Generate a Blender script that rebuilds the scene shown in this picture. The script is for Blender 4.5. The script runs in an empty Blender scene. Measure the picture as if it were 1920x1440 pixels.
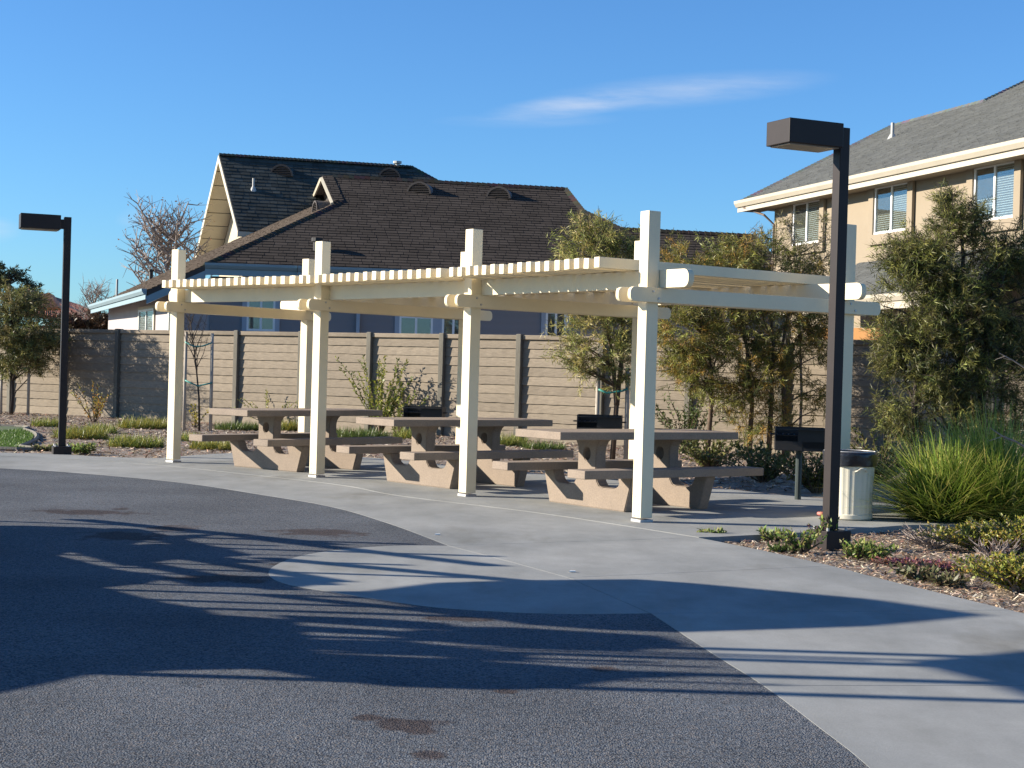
import bpy, bmesh, math, random
import numpy as np
from mathutils import Vector, Matrix

random.seed(7)
RNG = np.random.default_rng(11)
PI = math.pi
SC = bpy.context.scene
COL = SC.collection

# ------------------------------------------------------------------ camera
F, PITCH, ROLL, HCAM = 2909.07, -0.0080, 0.0283, 1.327
cam = bpy.data.cameras.new("camera")
cam.sensor_width = 36.0
cam.lens = F * 36.0 / 1920.0
cam.clip_end = 3000
cam_ob = bpy.data.objects.new("camera", cam)
cam_ob.matrix_world = (Matrix.Translation((0, 0, HCAM)) @ Matrix.Rotation(PI / 2 + PITCH, 4, 'X')
                       @ Matrix.Rotation(ROLL, 4, 'Z'))
COL.objects.link(cam_ob)
SC.camera = cam_ob

# ------------------------------------------------------------------ light
SUN_EL = math.radians(20.2)
SUN_AZ = math.radians(-0.5)             # direction the light travels, from +X
sun = bpy.data.lights.new("sun", 'SUN')
sun.energy = 5.0
sun.angle = math.radians(0.45)
sun.color = (1.0, 0.90, 0.76)
sun_ob = bpy.data.objects.new("sun", sun)
trav = Vector((math.cos(SUN_EL) * math.cos(SUN_AZ), math.cos(SUN_EL) * math.sin(SUN_AZ), -math.sin(SUN_EL)))
sun_ob.rotation_euler = trav.to_track_quat('-Z', 'Y').to_euler()
sun_ob.location = (-30, 0, 20)
COL.objects.link(sun_ob)

world = bpy.data.worlds.new("World")
SC.world = world
world.use_nodes = True
wn, wl = world.node_tree.nodes, world.node_tree.links
wn.clear()
w_out = wn.new("ShaderNodeOutputWorld")
w_bg = wn.new("ShaderNodeBackground")
w_bg.inputs["Strength"].default_value = 0.050
w_sky = wn.new("ShaderNodeTexSky")
w_sky.sky_type = 'NISHITA'
w_sky.sun_disc = False
w_sky.sun_elevation = SUN_EL
w_sky.sun_rotation = math.radians(-90)
w_sky.altitude = 0
w_sky.air_density = 1.0
w_sky.dust_density = 0.2
w_sky.ozone_density = 2.2
# wisps of cirrus: a stretched noise, kept to a few soft patches of sky
w_tc = wn.new("ShaderNodeTexCoord")


def wmath(op, a, b=None, c=None):
    n = wn.new("ShaderNodeMath"); n.operation = op
    for i, v in enumerate((a, b, c)):
        if v is None: continue
        if isinstance(v, (int, float)): n.inputs[i].default_value = v
        else: wl.new(v, n.inputs[i])
    return n.outputs[0]


w_sep = wn.new("ShaderNodeSeparateXYZ"); wl.new(w_tc.outputs["Generated"], w_sep.inputs[0])
sx = wmath('DIVIDE', w_sep.outputs[0], wmath('MAXIMUM', w_sep.outputs[1], 0.05))
sz = wmath('DIVIDE', w_sep.outputs[2], wmath('MAXIMUM', w_sep.outputs[1], 0.05))
w_cmb = wn.new("ShaderNodeCombineXYZ"); wl.new(sx, w_cmb.inputs[0]); wl.new(sz, w_cmb.inputs[1])
w_map = wn.new("ShaderNodeMapping"); w_map.inputs["Scale"].default_value = (13.0, 95.0, 1.0)
w_map.inputs["Rotation"].default_value = (0, 0, math.radians(-7))
wl.new(w_cmb.outputs[0], w_map.inputs[0])
w_noi = wn.new("ShaderNodeTexNoise"); w_noi.inputs["Scale"].default_value = 1.0
w_noi.inputs["Detail"].default_value = 9.0; w_noi.inputs["Roughness"].default_value = 0.62
wl.new(w_map.outputs[0], w_noi.inputs["Vector"])


def patch(cx, cz, rx, rz, tilt, gain):
    dx = wmath('SUBTRACT', sx, cx); dz = wmath('SUBTRACT', wmath('SUBTRACT', sz, cz), wmath('MULTIPLY', dx, tilt))
    r2 = wmath('ADD', wmath('POWER', wmath('ABSOLUTE', wmath('DIVIDE', dx, rx)), 2.0),
               wmath('POWER', wmath('ABSOLUTE', wmath('DIVIDE', dz, rz)), 2.0))
    return wmath('MULTIPLY', wmath('POWER', wmath('MAXIMUM', wmath('SUBTRACT', 1.0, r2), 0.0), 1.5), gain)


cl = patch(0.032, 0.172, 0.060, 0.0085, 0.13, 0.42)
cl = wmath('ADD', cl, patch(0.105, 0.184, 0.105, 0.0125, 0.11, 0.30))
cl = wmath('ADD', cl, patch(0.005, 0.162, 0.065, 0.006, 0.04, 0.16))
cl = wmath('ADD', cl, patch(-0.338, 0.082, 0.022, 0.010, 0.0, 0.28))
cl = wmath('ADD', cl, patch(-0.246, 0.092, 0.014, 0.008, 0.1, 0.14))
w_ramp = wn.new("ShaderNodeMapRange"); w_ramp.inputs[1].default_value = 0.25; w_ramp.inputs[2].default_value = 0.68
wl.new(w_noi.outputs["Fac"], w_ramp.inputs[0])
cl = wmath('MULTIPLY', cl, w_ramp.outputs[0])
w_mix = wn.new("ShaderNodeMix"); w_mix.data_type = 'RGBA'
wl.new(cl, w_mix.inputs["Factor"])
w_wb = wn.new("ShaderNodeMix"); w_wb.data_type = 'RGBA'; w_wb.blend_type = 'MULTIPLY'; w_wb.inputs["Factor"].default_value = 1.0
w_wb.inputs["B"].default_value = (0.62, 1.09, 1.64, 1)      # the camera's cool daylight balance
wl.new(w_sky.outputs[0], w_wb.inputs["A"])
wl.new(w_wb.outputs["Result"], w_mix.inputs["A"])
w_mix.inputs["B"].default_value = (7.5, 7.7, 8.2, 1)
wl.new(w_mix.outputs["Result"], w_bg.inputs["Color"])
wl.new(w_bg.outputs[0], w_out.inputs[0])

SC.view_settings.view_transform = 'Standard'
SC.view_settings.look = 'None'
SC.view_settings.exposure = 1.20
SC.view_settings.gamma = 1.0
SC.view_settings.use_curve_mapping = False
SC.cycles.max_bounces = 6
SC.cycles.diffuse_bounces = 3
SC.cycles.transparent_max_bounces = 8

# ------------------------------------------------------------------ surveying helpers: a sight line meets the ground / a plane / a depth
def ray(u, v):
    du, dv = u - 960.0, v - 720.0
    a = du * math.cos(ROLL) + dv * math.sin(ROLL); b = -du * math.sin(ROLL) + dv * math.cos(ROLL)
    x, up = a / F, -b / F
    return Vector((x, math.cos(PITCH) - up * math.sin(PITCH), math.sin(PITCH) + up * math.cos(PITCH)))


EYE = Vector((0, 0, HCAM))


def G(u, v, z=0.0):
    r = ray(u, v); return EYE + r * ((z - HCAM) / r.z)


def D(u, v, y):
    r = ray(u, v); return EYE + r * (y / r.y)


def PL(u, v, p0, n):
    r = ray(u, v); return EYE + r * ((Vector(p0) - EYE).dot(n) / r.dot(n))


# ------------------------------------------------------------------ object helpers
def link(name, me, mats=None, parent=None, loc=(0, 0, 0), rz=0.0):
    o = bpy.data.objects.new(name, me)
    COL.objects.link(o)
    if mats is not None and me is not None and not me.materials:
        for m in (mats if isinstance(mats, (list, tuple)) else [mats]): me.materials.append(m)
    if parent is not None: o.parent = parent
    o.location = loc
    o.rotation_euler = (0, 0, rz)
    return o


def tag(o, label=None, cat=None, group=None, kind=None):
    if label: o["label"] = label
    if cat: o["category"] = cat
    if group: o["group"] = group
    if kind: o["kind"] = kind
    return o


def thing(name, label, cat, loc=(0, 0, 0), rz=0.0, group=None):
    o = bpy.data.objects.new(name, None)
    o.empty_display_size = 0.1
    COL.objects.link(o)
    o.location = loc; o.rotation_euler = (0, 0, rz)
    return tag(o, label, cat, group)


def copy_tree(o, parent=None):
    c = o.copy(); COL.objects.link(c)
    if parent is not None: c.parent = parent
    for ch in list(o.children): copy_tree(ch, c)
    return c


def mesh_from(name, verts, faces, smooth=False):
    me = bpy.data.meshes.new(name)
    me.from_pydata([tuple(v) for v in verts], [], [tuple(f) for f in faces])
    me.validate()
    if smooth: me.polygons.foreach_set("use_smooth", [True] * len(me.polygons))
    return me


def quads_mesh(name, verts, nper=4, col=None):
    """verts (N*nper,3): every nper verts one face; col (N,3) gives each face its colour"""
    n = len(verts) // nper
    me = bpy.data.meshes.new(name)
    me.vertices.add(len(verts)); me.loops.add(len(verts)); me.polygons.add(n)
    me.vertices.foreach_set("co", np.ascontiguousarray(verts, dtype=np.float32).ravel())
    me.loops.foreach_set("vertex_index", np.arange(len(verts), dtype=np.int32))
    me.polygons.foreach_set("loop_start", np.arange(0, len(verts), nper, dtype=np.int32))
    if col is not None:
        a = me.color_attributes.new("col", 'FLOAT_COLOR', 'POINT')
        c = np.ones((len(verts), 4), np.float32); c[:, :3] = np.repeat(col, nper, axis=0)
        a.data.foreach_set("color", c.ravel())
    me.update(calc_edges=True)
    return me


class MB:
    def __init__(s): s.v = []; s.f = []

    def add(s, vs, fs):
        o = len(s.v); s.v += [tuple(v) for v in vs]; s.f += [tuple(i + o for i in f) for f in fs]; return s

    def box(s, c, size, rz=0.0):
        hx, hy, hz = size[0] / 2, size[1] / 2, size[2] / 2
        cs, sn = math.cos(rz), math.sin(rz)
        vs = []
        for z in (-hz, hz):
            for x, y in ((-hx, -hy), (hx, -hy), (hx, hy), (-hx, hy)):
                vs.append((c[0] + cs * x - sn * y, c[1] + sn * x + cs * y, c[2] + z))
        return s.add(vs, [(3, 2, 1, 0), (4, 5, 6, 7), (0, 1, 5, 4), (1, 2, 6, 5), (2, 3, 7, 6), (3, 0, 4, 7)])

    def prism(s, poly, ext):
        """poly: 3-D loop; ext: vector"""
        n = len(poly); e = Vector(ext)
        vs = [Vector(p) for p in poly]; vs += [p + e for p in vs]
        fs = [tuple(range(n))[::-1], tuple(range(n, 2 * n))] + [(i, (i + 1) % n, n + (i + 1) % n, n + i) for i in range(n)]
        return s.add(vs, fs)

    def tube(s, pts, radii, k=6, cap=True):
        pts = [Vector(p) for p in pts]; n = len(pts)
        if not isinstance(radii, (list, tuple)): radii = [radii] * n
        vs = []
        ref = Vector((0.31, 0.17, 0.93))
        for i, p in enumerate(pts):
            t = (pts[min(i + 1, n - 1)] - pts[max(i - 1, 0)]).normalized()
            a = t.cross(ref if abs(t.dot(ref)) < 0.95 else Vector((1, 0, 0))).normalized(); b = t.cross(a)
            for j in range(k):
                w = 2 * PI * j / k; vs.append(p + (a * math.cos(w) + b * math.sin(w)) * radii[i])
        fs = [(i * k + j, i * k + (j + 1) % k, (i + 1) * k + (j + 1) % k, (i + 1) * k + j) for i in range(n - 1) for j in range(k)]
        if cap: fs += [tuple(range(k))[::-1], tuple(range((n - 1) * k, n * k))]
        return s.add(vs, fs)

    def lathe(s, prof, c=(0, 0, 0), k=32, mod=None):
        """prof: (r,z) list"""
        vs = []
        for r, z in prof:
            for j in range(k):
                w = 2 * PI * j / k; rr = r if mod is None else mod(r, z, j)
                vs.append((c[0] + rr * math.cos(w), c[1] + rr * math.sin(w), c[2] + z))
        n = len(prof)
        return s.add(vs, [(i * k + j, i * k + (j + 1) % k, (i + 1) * k + (j + 1) % k, (i + 1) * k + j) for i in range(n - 1) for j in range(k)])

    def mesh(s, name, bevel=0.0, smooth=False, seg=2):
        me = mesh_from(name, s.v, s.f, smooth)
        bm = bmesh.new(); bm.from_mesh(me)
        bmesh.ops.recalc_face_normals(bm, faces=bm.faces)
        if bevel:
            es = [e for e in bm.edges if len(e.link_faces) == 2 and e.calc_face_angle(0) > 0.5]
            bmesh.ops.bevel(bm, geom=es, offset=bevel, segments=seg, affect='EDGES', profile=0.5, clamp_overlap=True)
        bm.to_mesh(me); bm.free()
        return me

    def build(s, name, mat, parent=None, bevel=0.0, smooth=False, loc=(0, 0, 0), rz=0.0):
        return link(name, s.mesh(name, bevel, smooth), mat, parent, loc, rz)


# ------------------------------------------------------------------ materials
def new_mat(name):
    m = bpy.data.materials.new(name); m.use_nodes = True
    nt = m.node_tree; return m, nt.nodes, nt.links, nt.nodes["Principled BSDF"]


def mat(name, c, rough=0.7, var=0.12, scale=3.0, c2=None, bump=0.0, bscale=40.0, stretch=None, metal=0.0, spec=0.5, fine=0.0, fscale=120.0):
    m, N, L, P = new_mat(name)
    P.inputs["Roughness"].default_value = rough; P.inputs["Metallic"].default_value = metal
    P.inputs["Specular IOR Level"].default_value = spec
    tc = N.new("ShaderNodeTexCoord")
    src = tc.outputs["Object"]
    if stretch:
        mp = N.new("ShaderNodeMapping"); mp.inputs["Scale"].default_value = stretch
        L.new(src, mp.inputs[0]); src = mp.outputs[0]
    no = N.new("ShaderNodeTexNoise"); no.inputs["Scale"].default_value = scale; no.inputs["Detail"].default_value = 6
    no.inputs["Roughness"].default_value = 0.6
    L.new(src, no.inputs["Vector"])
    ra = N.new("ShaderNodeValToRGB")
    a = tuple(x * (1 - var) for x in c); b = tuple(min(1, x * (1 + var)) for x in (c2 or c))
    ra.color_ramp.elements[0].position = 0.3; ra.color_ramp.elements[1].position = 0.7
    ra.color_ramp.elements[0].color = (*a, 1); ra.color_ramp.elements[1].color = (*b, 1)
    L.new(no.outputs["Fac"], ra.inputs[0])
    out = ra.outputs[0]
    if fine:
        n2 = N.new("ShaderNodeTexNoise"); n2.inputs["Scale"].default_value = fscale; n2.inputs["Detail"].default_value = 3
        L.new(src, n2.inputs["Vector"])
        mr = N.new("ShaderNodeMapRange"); mr.inputs[1].default_value = 0.3; mr.inputs[2].default_value = 0.7
        mr.inputs[3].default_value = 1 - fine; mr.inputs[4].default_value = 1 + fine
        L.new(n2.outputs["Fac"], mr.inputs[0])
        mx = N.new("ShaderNodeMix"); mx.data_type = 'RGBA'; mx.blend_type = 'MULTIPLY'; mx.inputs["Factor"].default_value = 1
        L.new(out, mx.inputs["A"]); L.new(mr.outputs[0], mx.inputs["B"]); out = mx.outputs["Result"]
    L.new(out, P.inputs["Base Color"])
    if bump:
        nb = N.new("ShaderNodeTexNoise"); nb.inputs["Scale"].default_value = bscale; nb.inputs["Detail"].default_value = 4
        L.new(src, nb.inputs["Vector"])
        bp = N.new("ShaderNodeBump"); bp.inputs["Strength"].default_value = bump; bp.inputs["Distance"].default_value = 0.01
        L.new(nb.outputs["Fac"], bp.inputs["Height"]); L.new(bp.outputs[0], P.inputs["Normal"])
    return m


def mat_attr(name, rough=0.55, trans=0.0, spec=0.4, noise=0.0):
    """colour per leaf / chip / shingle from the mesh; trans lets light through"""
    m, N, L, P = new_mat(name)
    at = N.new("ShaderNodeAttribute"); at.attribute_name = "col"
    out = at.outputs["Color"]
    if noise:
        tc = N.new("ShaderNodeTexCoord"); n2 = N.new("ShaderNodeTexNoise"); n2.inputs["Scale"].default_value = 1.3; n2.inputs["Detail"].default_value = 5
        L.new(tc.outputs["Object"], n2.inputs["Vector"])
        mr = N.new("ShaderNodeMapRange"); mr.inputs[1].default_value = 0.3; mr.inputs[2].default_value = 0.7
        mr.inputs[3].default_value = 1 - noise; mr.inputs[4].default_value = 1 + noise
        L.new(n2.outputs["Fac"], mr.inputs[0])
        mx = N.new("ShaderNodeMix"); mx.data_type = 'RGBA'; mx.blend_type = 'MULTIPLY'; mx.inputs["Factor"].default_value = 1
        L.new(out, mx.inputs["A"]); L.new(mr.outputs[0], mx.inputs["B"]); out = mx.outputs["Result"]
    L.new(out, P.inputs["Base Color"])
    P.inputs["Roughness"].default_value = rough; P.inputs["Specular IOR Level"].default_value = spec
    if trans:
        tr = N.new("ShaderNodeBsdfTranslucent"); L.new(out, tr.inputs["Color"])
        mx = N.new("ShaderNodeMixShader"); mx.inputs[0].default_value = trans
        L.new(P.outputs[0], mx.inputs[1]); L.new(tr.outputs[0], mx.inputs[2])
        L.new(mx.outputs[0], N["Material Output"].inputs["Surface"])
    return m


def mat_glass(name, tint=(0.8, 0.9, 0.92), refl=0.18):
    m, N, L, P = new_mat(name)
    N.remove(P)
    t = N.new("ShaderNodeBsdfTransparent"); t.inputs[0].default_value = (*tint, 1)
    g = N.new("ShaderNodeBsdfGlossy"); g.inputs["Roughness"].default_value = 0.02
    fr = N.new("ShaderNodeFresnel"); fr.inputs[0].default_value = 1.5
    ad = N.new("ShaderNodeMath"); ad.operation = 'MULTIPLY_ADD'; ad.inputs[1].default_value = 0.25; ad.inputs[2].default_value = refl; L.new(fr.outputs[0], ad.inputs[0])
    mx = N.new("ShaderNodeMixShader"); L.new(ad.outputs[0], mx.inputs[0]); L.new(t.outputs[0], mx.inputs[1]); L.new(g.outputs[0], mx.inputs[2])
    L.new(mx.outputs[0], N["Material Output"].inputs["Surface"])
    return m


M_cream = mat("cream_paint", (0.73, 0.63, 0.43), 0.6, 0.05, 2.0, bump=0.12, bscale=60, fine=0.03)
M_steel = mat("galvanised_steel", (0.42, 0.42, 0.42), 0.45, 0.15, 14, metal=0.6)
M_table = mat("tan_cast_concrete", (0.225, 0.178, 0.136), 0.85, 0.12, 3.0, bump=0.25, bscale=90, fine=0.12, fscale=60)
M_dark = mat("dark_hole_concrete", (0.20, 0.155, 0.12), 0.9, 0.1)
M_fence = mat("precast_fence_board", (0.205, 0.168, 0.122), 0.9, 0.16, 1.6, c2=(0.225, 0.186, 0.138), bump=0.28, bscale=14, stretch=(0.35, 1, 2.2), fine=0.12, fscale=26)
M_fpost = mat("precast_fence_post", (0.135, 0.124, 0.098), 0.9, 0.18, 2.0, bump=0.5, bscale=16, stretch=(2, 2, 0.4), fine=0.12, fscale=30)
M_bronze = mat("bronze_paint", (0.021, 0.0155, 0.0145), 0.5, 0.12, 6, spec=0.25)
M_bronze_lit = M_bronze
M_black = mat("sooty_black_steel", (0.012, 0.012, 0.013), 0.6, 0.25, 9)
M_gpost = mat("dark_green_steel", (0.022, 0.035, 0.034), 0.5, 0.15, 9)
M_can = mat("cream_painted_can", (0.62, 0.58, 0.46), 0.45, 0.06, 3.0, fine=0.03)
M_bag = mat("black_plastic_bag", (0.016, 0.017, 0.022), 0.28, 0.2, 12, bump=0.6, bscale=22)
M_stake = mat("weathered_lodgepole", (0.34, 0.30, 0.25), 0.9, 0.2, 5, stretch=(4, 4, 0.5))
M_tie = mat("green_tie_tape", (0.03, 0.22, 0.19), 0.5, 0.1)
M_bark = mat("brown_bark", (0.10, 0.068, 0.045), 0.95, 0.3, 8, bump=0.5, bscale=30)
M_bark2 = mat("dark_bark", (0.05, 0.038, 0.030), 0.95, 0.3, 8)
M_bark3 = mat("grey_twig_bark", (0.25, 0.21, 0.185), 0.95, 0.3, 8)
M_leaf = mat_attr("leaf", 0.45, 0.32, 0.35)
M_grass = mat_attr("blade", 0.42, 0.3, 0.4)
M_chip = mat_attr("wood_chip", 0.9, 0.0, 0.1)
M_shingle = mat_attr("asphalt_shingle", 0.95, 0.0, 0.04, noise=0.12)
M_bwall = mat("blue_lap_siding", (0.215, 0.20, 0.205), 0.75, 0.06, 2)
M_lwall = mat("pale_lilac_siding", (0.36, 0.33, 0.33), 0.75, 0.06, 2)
M_bgut = mat("powder_blue_gutter", (0.20, 0.285, 0.325), 0.55, 0.05, 2)
M_btrim = mat("pale_blue_trim", (0.33, 0.37, 0.42), 0.6, 0.05, 2)
M_roofb = mat("brown_roof_deck", (0.05, 0.043, 0.04), 0.9, 0.1)
M_ctrim = mat("pale_cream_trim", (0.47, 0.43, 0.33), 0.6, 0.05, 2)
M_cwall = mat("cream_stucco", (0.46, 0.41, 0.30), 0.9, 0.05, 1.2)
M_tan = mat("tan_stucco", (0.255, 0.21, 0.15), 0.92, 0.06, 0.9, bump=0.3, bscale=60)
M_tgut = mat("ivory_gutter", (0.42, 0.38, 0.30), 0.55, 0.05, 2)
M_vinyl = mat("white_vinyl", (0.78, 0.78, 0.76), 0.4, 0.03)
M_glass = mat_glass("window_glass", (0.84, 0.88, 0.88), 0.12)
M_screen = mat("insect_screen", (0.13, 0.115, 0.095), 0.9, 0.1, 5)
M_blind = mat("white_blind", (0.62, 0.64, 0.62), 0.7, 0.04)
M_room = mat("dim_room", (0.10, 0.10, 0.10), 0.9, 0.1)
M_ventm = mat("vent_metal", (0.17, 0.15, 0.13), 0.6, 0.1)
M_louv = mat("dark_louvre", (0.045, 0.038, 0.035), 0.8, 0.1)
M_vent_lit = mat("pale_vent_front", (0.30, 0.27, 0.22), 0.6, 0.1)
M_pipe = mat("grey_pipe", (0.36, 0.36, 0.34), 0.5, 0.1)
M_tile = mat("terracotta_roof_tile", (0.30, 0.115, 0.065), 0.85, 0.3, 6)
M_orange = mat("orange_board", (0.52, 0.26, 0.09), 0.8, 0.1)


def mat_concrete():
    m, N, L, P = new_mat("broom_finished_concrete")
    P.inputs["Roughness"].default_value = 0.9; P.inputs["Specular IOR Level"].default_value = 0.12
    tc = N.new("ShaderNodeTexCoord"); src = tc.outputs["Object"]

    def noise(s, d=6, r=0.6, st=None):
        v = src
        if st:
            mp = N.new("ShaderNodeMapping"); mp.inputs["Scale"].default_value = st; L.new(src, mp.inputs[0]); v = mp.outputs[0]
        n = N.new("ShaderNodeTexNoise"); n.inputs["Scale"].default_value = s; n.inputs["Detail"].default_value = d; n.inputs["Roughness"].default_value = r
        L.new(v, n.inputs["Vector"]); return n.outputs["Fac"]

    def ramp(f, c0, c1, p0=0.3, p1=0.7):
        r = N.new("ShaderNodeValToRGB"); r.color_ramp.elements[0].position = p0; r.color_ramp.elements[1].position = p1
        r.color_ramp.elements[0].color = (*c0, 1); r.color_ramp.elements[1].color = (*c1, 1); L.new(f, r.inputs[0]); return r.outputs[0]

    def mul(a, b):
        x = N.new("ShaderNodeMix"); x.data_type = 'RGBA'; x.blend_type = 'MULTIPLY'; x.inputs["Factor"].default_value = 1
        L.new(a, x.inputs["A"]); L.new(b, x.inputs["B"]); return x.outputs["Result"]
    c = ramp(noise(0.7), (0.226, 0.234, 0.228), (0.322, 0.325, 0.310))
    c = mul(c, ramp(noise(2.6, 8, 0.7, (1, 0.55, 1)), (0.80, 0.80, 0.79), (1.07, 1.07, 1.07)))
    c = mul(c, ramp(noise(0.9, 5, 0.6, (1.0, 0.5, 1)), (0.74, 0.72, 0.68), (1, 1, 1), 0.28, 0.42))
    c = mul(c, ramp(noise(85, 3), (0.93, 0.93, 0.93), (1.05, 1.05, 1.05)))
    L.new(c, P.inputs["Base Color"])
    bp = N.new("ShaderNodeBump"); bp.inputs["Strength"].default_value = 0.25; bp.inputs["Distance"].default_value = 0.004
    L.new(noise(120, 3), bp.inputs["Height"]); L.new(bp.outputs[0], P.inputs["Normal"])
    return m


def mat_rubber(stains):
    m, N, L, P = new_mat("speckled_rubber_surface")
    P.inputs["Roughness"].default_value = 0.9; P.inputs["Specular IOR Level"].default_value = 0.08
    tc = N.new("ShaderNodeTexCoord"); src = tc.outputs["Object"]
    vo = N.new("ShaderNodeTexVoronoi"); vo.inputs["Scale"].default_value = 125.0; L.new(src, vo.inputs["Vector"])
    sp = N.new("ShaderNodeSeparateColor"); L.new(vo.outputs["Color"], sp.inputs[0])
    r = N.new("ShaderNodeValToRGB"); e = r.color_ramp.elements
    r.color_ramp.interpolation = 'CONSTANT'
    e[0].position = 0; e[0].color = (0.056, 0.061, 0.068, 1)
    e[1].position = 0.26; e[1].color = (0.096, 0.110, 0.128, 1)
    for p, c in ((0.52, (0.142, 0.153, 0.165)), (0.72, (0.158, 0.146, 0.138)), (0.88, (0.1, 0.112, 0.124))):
        k = e.new(p); k.color = (*c, 1)
    L.new(sp.outputs[0], r.inputs[0])
    no = N.new("ShaderNodeTexNoise"); no.inputs["Scale"].default_value = 0.9; no.inputs["Detail"].default_value = 7; L.new(src, no.inputs["Vector"])
    mr = N.new("ShaderNodeMapRange"); mr.inputs[1].default_value = 0.3; mr.inputs[2].default_value = 0.7; mr.inputs[3].default_value = 0.80; mr.inputs[4].default_value = 1.16
    L.new(no.outputs["Fac"], mr.inputs[0])
    x = N.new("ShaderNodeMix"); x.data_type = 'RGBA'; x.blend_type = 'MULTIPLY'; x.inputs["Factor"].default_value = 1
    L.new(r.outputs[0], x.inputs["A"]); L.new(mr.outputs[0], x.inputs["B"]); out = x.outputs["Result"]
    # damp, rusty stains with ragged edges
    n3 = N.new("ShaderNodeTexNoise"); n3.inputs["Scale"].default_value = 5.5; n3.inputs["Detail"].default_value = 5; L.new(src, n3.inputs["Vector"])
    tot = None

    def mth(op, a, b):
        q = N.new("ShaderNodeMath"); q.operation = op
        for i, v in enumerate((a, b)):
            if isinstance(v, (int, float)): q.inputs[i].default_value = v
            else: L.new(v, q.inputs[i])
        return q.outputs[0]
    for (cx, cy, rx, ry, rot) in stains:
        mp = N.new("ShaderNodeMapping"); mp.vector_type = 'TEXTURE'
        mp.inputs["Location"].default_value = (cx, cy, 0); mp.inputs["Rotation"].default_value = (0, 0, rot); mp.inputs["Scale"].default_value = (rx, ry, 1)
        L.new(src, mp.inputs[0])
        ln = N.new("ShaderNodeVectorMath"); ln.operation = 'LENGTH'; L.new(mp.outputs[0], ln.inputs[0])
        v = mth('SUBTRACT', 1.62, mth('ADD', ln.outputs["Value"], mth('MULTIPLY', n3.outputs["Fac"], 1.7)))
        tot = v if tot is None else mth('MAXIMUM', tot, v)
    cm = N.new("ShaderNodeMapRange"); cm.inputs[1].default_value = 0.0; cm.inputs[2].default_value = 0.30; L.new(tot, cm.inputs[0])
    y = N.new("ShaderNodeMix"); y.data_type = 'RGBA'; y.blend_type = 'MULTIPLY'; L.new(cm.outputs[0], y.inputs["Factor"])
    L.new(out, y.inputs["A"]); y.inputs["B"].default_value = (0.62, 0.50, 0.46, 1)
    L.new(y.outputs["Result"], P.inputs["Base Color"])
    bp = N.new("ShaderNodeBump"); bp.inputs["Strength"].default_value = 0.7; bp.inputs["Distance"].default_value = 0.006
    L.new(vo.outputs["Distance"], bp.inputs["Height"]); L.new(bp.outputs[0], P.inputs["Normal"])
    return m


def per_object_tone(m, lo, hi):
    N, L = m.node_tree.nodes, m.node_tree.links; P = N["Principled BSDF"]
    src = P.inputs["Base Color"].links[0].from_socket
    oi = N.new("ShaderNodeObjectInfo"); mr = N.new("ShaderNodeMapRange"); mr.inputs[3].default_value = lo; mr.inputs[4].default_value = hi
    L.new(oi.outputs["Random"], mr.inputs[0])
    mx = N.new("ShaderNodeMix"); mx.data_type = 'RGBA'; mx.blend_type = 'MULTIPLY'; mx.inputs["Factor"].default_value = 1
    L.new(src, mx.inputs["A"]); L.new(mr.outputs[0], mx.inputs["B"]); L.new(mx.outputs["Result"], P.inputs["Base Color"])


per_object_tone(M_fence, .88, 1.10); per_object_tone(M_fpost, .85, 1.12)
M_conc = mat_concrete()
M_soil = mat("mulched_soil", (0.15, 0.112, 0.085), 0.95, 0.35, 5.0, c2=(0.23, 0.185, 0.145), bump=0.8, bscale=45, fine=0.35, fscale=38)

# ------------------------------------------------------------------ ground, paving
ZB = -0.05          # level of the planting beds
me = mesh_from("ground", [(-900, -60, ZB), (900, -60, ZB), (900, 2200, ZB), (-900, 2200, ZB)], [(0, 1, 2, 3)])
tag(link("ground", me, M_soil), kind="structure")


def smooth_poly(pts, n=8):
    """Catmull-Rom through 2-D points"""
    P = [Vector(p) for p in pts]; out = []
    for i in range(len(P) - 1):
        p0, p1, p2, p3 = P[max(i - 1, 0)], P[i], P[i + 1], P[min(i + 2, len(P) - 1)]
        for k in range(n):
            t = k / n
            out.append(0.5 * (2 * p1 + (p2 - p0) * t + (2 * p0 - 5 * p1 + 4 * p2 - p3) * t * t + (3 * p1 - p0 - 3 * p2 + p3) * t ** 3))
    out.append(P[-1]); return out


def g2(u, v):
    p = G(u, v); return (p.x, p.y)


# edge where the rubber meets the paving: outer arc, round bay, right-hand edge
R_far = smooth_poly([(-13, 18.9), (-9, 19.15), g2(0, 878), g2(160, 888), g2(340, 905), g2(480, 926), g2(620, 950), g2(730, 982), g2(840, 1023)])
R_bay = smooth_poly([g2(840, 1023), g2(740, 1023), g2(640, 1030), g2(560, 1043), g2(512, 1062), g2(505, 1080), g2(540, 1096), g2(620, 1110), g2(720, 1126), g2(820, 1139), g2(940, 1147), g2(1060, 1151), g2(1220, 1150)])
R_rt = smooth_poly([g2(1220, 1150), g2(1330, 1222), g2(1430, 1285), g2(1530, 1360), g2(1630, 1440), (1.30, 4.2), (1.25, 3.0), (1.1, 1.0)])
J_arc = smooth_poly([(-9, 20.9), (-6.6, 20.75), g2(267, 870), g2(450, 888), g2(640, 910), g2(750, 930), g2(1017, 963), g2(1310, 1008)])
bedge = smooth_poly([g2(1310, 1008), g2(1430, 1032), g2(1560, 1061), g2(1640, 1082), g2(1780, 1116), g2(1920, 1150), (3.55, 7.6), (4.6, 5.2), (6.4, 3.0)])


def seg(poly, a, b):
    """part of a polyline between the points nearest to a and b"""
    ia = min(range(len(poly)), key=lambda i: (poly[i] - Vector(a)).length); ib = min(range(len(poly)), key=lambda i: (poly[i] - Vector(b)).length)
    return poly[ia:ib + 1] if ia <= ib else poly[ib:ia + 1][::-1]


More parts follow.
